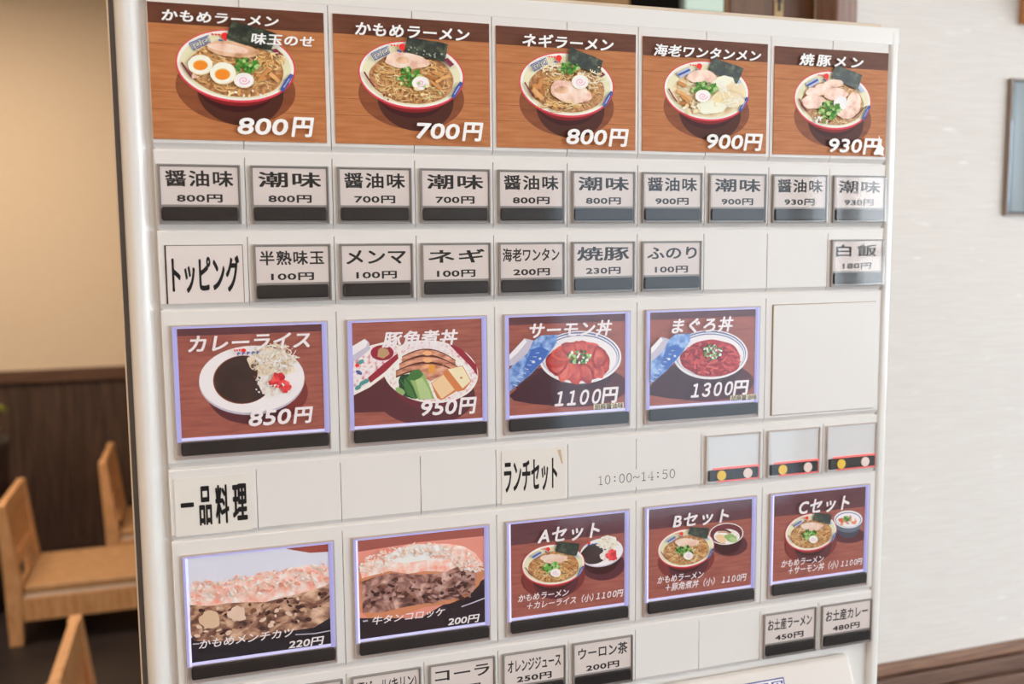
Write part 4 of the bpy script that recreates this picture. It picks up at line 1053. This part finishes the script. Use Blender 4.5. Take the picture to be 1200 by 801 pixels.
# blue bordered notice on the payment panel
nrm = Vector((0, -0.16, -0.074)).normalized()
t = MB(); NB = mat('notice_blue', rgb(70, 78, 150), 0.5)
def on_panel(x, s_, lift): return Vector((x, -0.001 - 0.4625 * s_, zt - s_)) + Vector((0, -0.907, 0.42)) * lift
def prect_panel(x0, s0, x1, s1, l0, l1, m):
    t.hexa([on_panel(x0, s1, l0), on_panel(x1, s1, l0), on_panel(x1, s0, l0), on_panel(x0, s0, l0), on_panel(x0, s1, l1), on_panel(x1, s1, l1), on_panel(x1, s0, l1), on_panel(x0, s0, l1)], m)
nx1 = 0.1612; nx0 = nx1 - 0.075; ns = 0.0066
prect_panel(nx0, ns, nx1, ns + 0.05, 0.0001, 0.0004, mat('notice_white', rgb(232, 230, 232), 0.5))
for x0_, s0_, x1_, s1_ in ((nx0, ns, nx1, ns + 0.0008), (nx1 - 0.0008, ns, nx1, ns + 0.05), (nx0, ns, nx0 + 0.0008, ns + 0.05), (nx0, ns + 0.0492, nx1, ns + 0.05)):
    prect_panel(x0_, s0_, x1_, s1_, 0.0004, 0.0005, NB)
for x0_, s0_, x1_, s1_ in ((nx1 - 0.010, 0.0018, nx1 - 0.002, 0.0024), (nx1 - 0.0105, 0.0019, nx1 - 0.009, 0.0036), (nx1 - 0.003, 0.0019, nx1 - 0.0015, 0.0036), (nx1 - 0.0066, 0.0030, nx1 - 0.0052, 0.0060),
                           (nx1 - 0.022, 0.0018, nx1 - 0.013, 0.0026), (nx1 - 0.036, 0.0018, nx1 - 0.026, 0.0026)):
    prect_panel(x0_, ns + s0_, x1_, ns + s1_, 0.0004, 0.0006, NB)
o = t.build('payment_notice', None, (nx1 - 0.037, -0.02, zt - 0.03)); tag(o, 'blue bordered notice on the sloping payment panel', 'notice')

# ------------------------------------------------------------------ things on the right wall
mir = empty('wall_mirror', (0.90, YW, Z0 + 0.06))
tag(mir, 'metal edged mirror hanging on the cream wall at the right edge', 'mirror')
mx0, mx1, mz0, mz1 = 0.7525, 1.05, Z0 - 0.0225, Z0 + 0.1465
b = MB(); frame(b, mx0, mz0, mx1, mz1, 0.0025, YW - 0.006, YW - 0.001, mat('mirror_metal', rgb(138, 120, 110), 0.5))
o = b.build('frame', None, tuple(mir.location)); o.parent = mir; o.location = (0, 0, 0)
b = MB(); b.box((mx0 + 0.0025, YW - 0.005, mz0 + 0.0025), (mx1 - 0.0025, YW - 0.001, mz1 - 0.0025), mat('mirror_glass', rgb(150, 164, 176), 0.03, metal=1.0), 0.002, 2)
o = b.build('mirror_glass', None, tuple(mir.location)); o.parent = mir; o.location = (0, 0, 0)
hk = empty('wooden_fixture', (0.785, YW, Z0 + 0.245))
tag(hk, 'orange brown wooden fixture on the cream wall above the mirror, cut by the corner', 'wall fixture')
b = MB(); PEG = mat('peg_wood', rgb(190, 132, 84), 0.5)
pr = [(0.0, 0.012), (0.018, 0.012), (0.022, 0.009), (0.038, 0.010), (0.05, 0.016), (0.062, 0.018), (0.070, 0.013), (0.073, 0.0)]
b.bm.verts.ensure_lookup_table(); b._mi(PEG); rings = []
for yy, rr in pr:
    rings.append([b.bm.verts.new((0.02 + rr * math.cos(i * math.tau / 24), -yy, 0.002 + rr * math.sin(i * math.tau / 24))) for i in range(24)] if rr else [b.bm.verts.new((0.02, -yy, 0.002))])
for r0, r1 in zip(rings, rings[1:]):
    for i in range(24):
        f = b.bm.faces.new([r0[i], r0[(i + 1) % 24], r1[(i + 1) % 24], r1[i]] if len(r1) > 1 else [r0[i], r0[(i + 1) % 24], r1[0]]); f.smooth = True
o = b.build('peg', hk)
b = MB(); b.box((-0.020, -0.014, -0.032), (0.30, 0, 0.12), PEG, 0.003); b.build('backboard', hk)

# ------------------------------------------------------------------ dining room: chairs and plant
CHW = noisy('pale_chair_wood', [rgb(206, 152, 104), rgb(220, 170, 122), rgb(228, 182, 136)], (30, 30, 4), 4, rough=0.4)
CUSH = noisy('beige_seat_cover', [rgb(176, 138, 98), rgb(190, 150, 110)], (1, 1, 1), 30, rough=0.6)
PIPING = mat('pale_piping', rgb(226, 214, 204), 0.6)
SEAT = 0.20
def make_chair(loc, label):
    """low chair facing +x; the origin is on the raised floor at the outer corner of the near rear leg"""
    t = empty('dining_chair', loc); tag(t, label, 'chair', 'low wooden chairs in the dining area')
    D, Wd, H = 0.46, 0.40, 0.485            # depth along x, width along y, height of the back
    b = MB(); b.box((0.052, 0.012, SEAT - 0.030), (D, Wd - 0.012, SEAT), CUSH, 0.010, 3); b.build('seat', t)
    b = MB(); b.box((0.054, 0.008, SEAT - 0.037), (D, Wd - 0.008, SEAT - 0.029), PIPING); b.build('seat_piping', t)
    b = MB()
    for y0 in (0.004, Wd - 0.026): b.box((0.05, y0, SEAT - 0.118), (D - 0.02, y0 + 0.022, SEAT - 0.038), CHW, 0.002)
    b.box((0.01, 0.04, SEAT - 0.118), (0.032, Wd - 0.04, SEAT - 0.038), CHW, 0.002); b.box((D - 0.03, 0.03, SEAT - 0.118), (D - 0.008, Wd - 0.03, SEAT - 0.038), CHW, 0.002)
    b.build('apron', t)
    f = lambda z: -0.012 * max(0.0, z - SEAT) / (H - SEAT)
    for y0 in (0.0, Wd - 0.042):
        b = MB()                            # rear leg running up into the back post
        b.hexa([(0.004, y0, 0), (0.046, y0, 0), (0.046, y0 + 0.042, 0), (0.004, y0 + 0.042, 0), (0.0, y0, SEAT), (0.052, y0, SEAT), (0.052, y0 + 0.042, SEAT), (0.0, y0 + 0.042, SEAT)], CHW, 0.003)
        b.hexa([(0.0, y0, SEAT), (0.052, y0, SEAT), (0.052, y0 + 0.042, SEAT), (0.0, y0 + 0.042, SEAT), (f(H), y0, H), (0.028 + f(H), y0, H), (0.028 + f(H), y0 + 0.042, H), (f(H), y0 + 0.042, H)], CHW, 0.004)
        b.build('leg', t)
        b = MB(); b.box((D - 0.042, y0, 0), (D, y0 + 0.042, SEAT - 0.038), CHW, 0.003); b.build('leg', t)
    def brail(z0, z1, w0, nm):
        b = MB()
        b.hexa([(f(z0) + 0.006, 0.042, z0), (f(z0) + w0, 0.042, z0), (f(z0) + w0, Wd - 0.042, z0), (f(z0) + 0.006, Wd - 0.042, z0),
                (f(z1) + 0.004, 0.042, z1), (f(z1) + w0 - 0.004, 0.042, z1), (f(z1) + w0 - 0.004, Wd - 0.042, z1), (f(z1) + 0.004, Wd - 0.042, z1)], CHW, 0.003)
        b.build(nm, t)
    brail(H - 0.062, H + 0.001, 0.030, 'back_rail'); brail(SEAT + 0.055, SEAT + 0.095, 0.040, 'back_rail')
    for i in range(5):
        y0 = 0.056 + i * 0.060; b = MB(); z0, z1 = SEAT + 0.09, H - 0.056
        b.hexa([(f(z0) + 0.012, y0, z0), (f(z0) + 0.026, y0, z0), (f(z0) + 0.026, y0 + 0.048, z0), (f(z0) + 0.012, y0 + 0.048, z0),
                (f(z1) + 0.010, y0, z1), (f(z1) + 0.022, y0, z1), (f(z1) + 0.022, y0 + 0.048, z1), (f(z1) + 0.010, y0 + 0.048, z1)], CHW, 0.001, 1)
        b.build('back_slat', t)
    return t
def copy_tree(o, loc, label):
    c = o.copy(); COL.objects.link(c); c.location = loc; c['label'] = label
    for ch in list(o.children):
        d_ = ch.copy(); COL.objects.link(d_); d_.parent = c
    return c
ch = make_chair((-0.872, 2.845, 0.22), 'wooden chair with beige seat, whole backrest showing at the left edge')
copy_tree(ch, (-0.612, 3.41, 0.22), 'wooden chair farther back, against the dark wainscot and half hidden by the machine')
copy_tree(ch, (-0.522, 1.36, 0.22), 'nearest wooden chair, only its backrest rising from the bottom edge')
pot = empty('potted_plant', (-1.035, 3.25, 0.22)); tag(pot, 'leafy green plant in a dark pot at the left edge', 'potted plant')
LEAF = noisy('leaf_green', [rgb(84, 100, 22), rgb(120, 128, 40)], (1, 1, 1), 20, rough=0.4)
POTM = mat('dark_pot', rgb(44, 38, 44), 0.5)
b = MB(); b._mi(POTM); rings = []
for z, r_ in ((0.0, 0.09), (0.02, 0.10), (0.30, 0.115), (0.60, 0.13), (0.63, 0.135), (0.63, 0.12), (0.60, 0.115), (0.59, 0.0)):
    rings.append([b.bm.verts.new((r_ * math.cos(i * math.tau / 28), r_ * math.sin(i * math.tau / 28), z)) for i in range(28)] if r_ else [b.bm.verts.new((0, 0, z))])
b.bm.faces.new(rings[0][::-1])
for r0, r1 in zip(rings, rings[1:]):
    for i in range(28):
        f = b.bm.faces.new([r0[i], r0[(i + 1) % 28], r1[(i + 1) % 28], r1[i]] if len(r1) > 1 else [r0[i], r0[(i + 1) % 28], r1[0]]); f.smooth = True
b.build('pot', pot)
b = MB(); b._mi(LEAF); rnd = random.Random(3)
for i in range(16):
    a = rnd.uniform(0, 6.28) if i > 3 else rnd.uniform(-0.9, 0.2); L = rnd.uniform(0.09, 0.15); up = rnd.uniform(0.05, 0.16); w_ = rnd.uniform(0.02, 0.035)
    prev = None
    for j in range(9):
        t_ = j / 8; r_ = 0.02 + L * t_; z = 0.61 + up * math.sin(t_ * 2.2) + 0.02; w = w_ * math.sin(math.pi * min(0.98, 0.1 + 0.9 * t_)) + 0.001
        c0 = Vector((r_ * math.cos(a), r_ * math.sin(a), z)); n_ = Vector((-math.sin(a), math.cos(a), 0)) * w
        cur = (b.bm.verts.new(c0 + n_ + Vector((0, 0, 0.008))), b.bm.verts.new(c0), b.bm.verts.new(c0 - n_ + Vector((0, 0, 0.008))))
        if prev:
            for s_ in (0, 1):
                f = b.bm.faces.new([prev[s_], cur[s_], cur[s_ + 1], prev[s_ + 1]]); f.smooth = True
        prev = cur
b.build('leaves', pot)
bpy.context.view_layer.update()
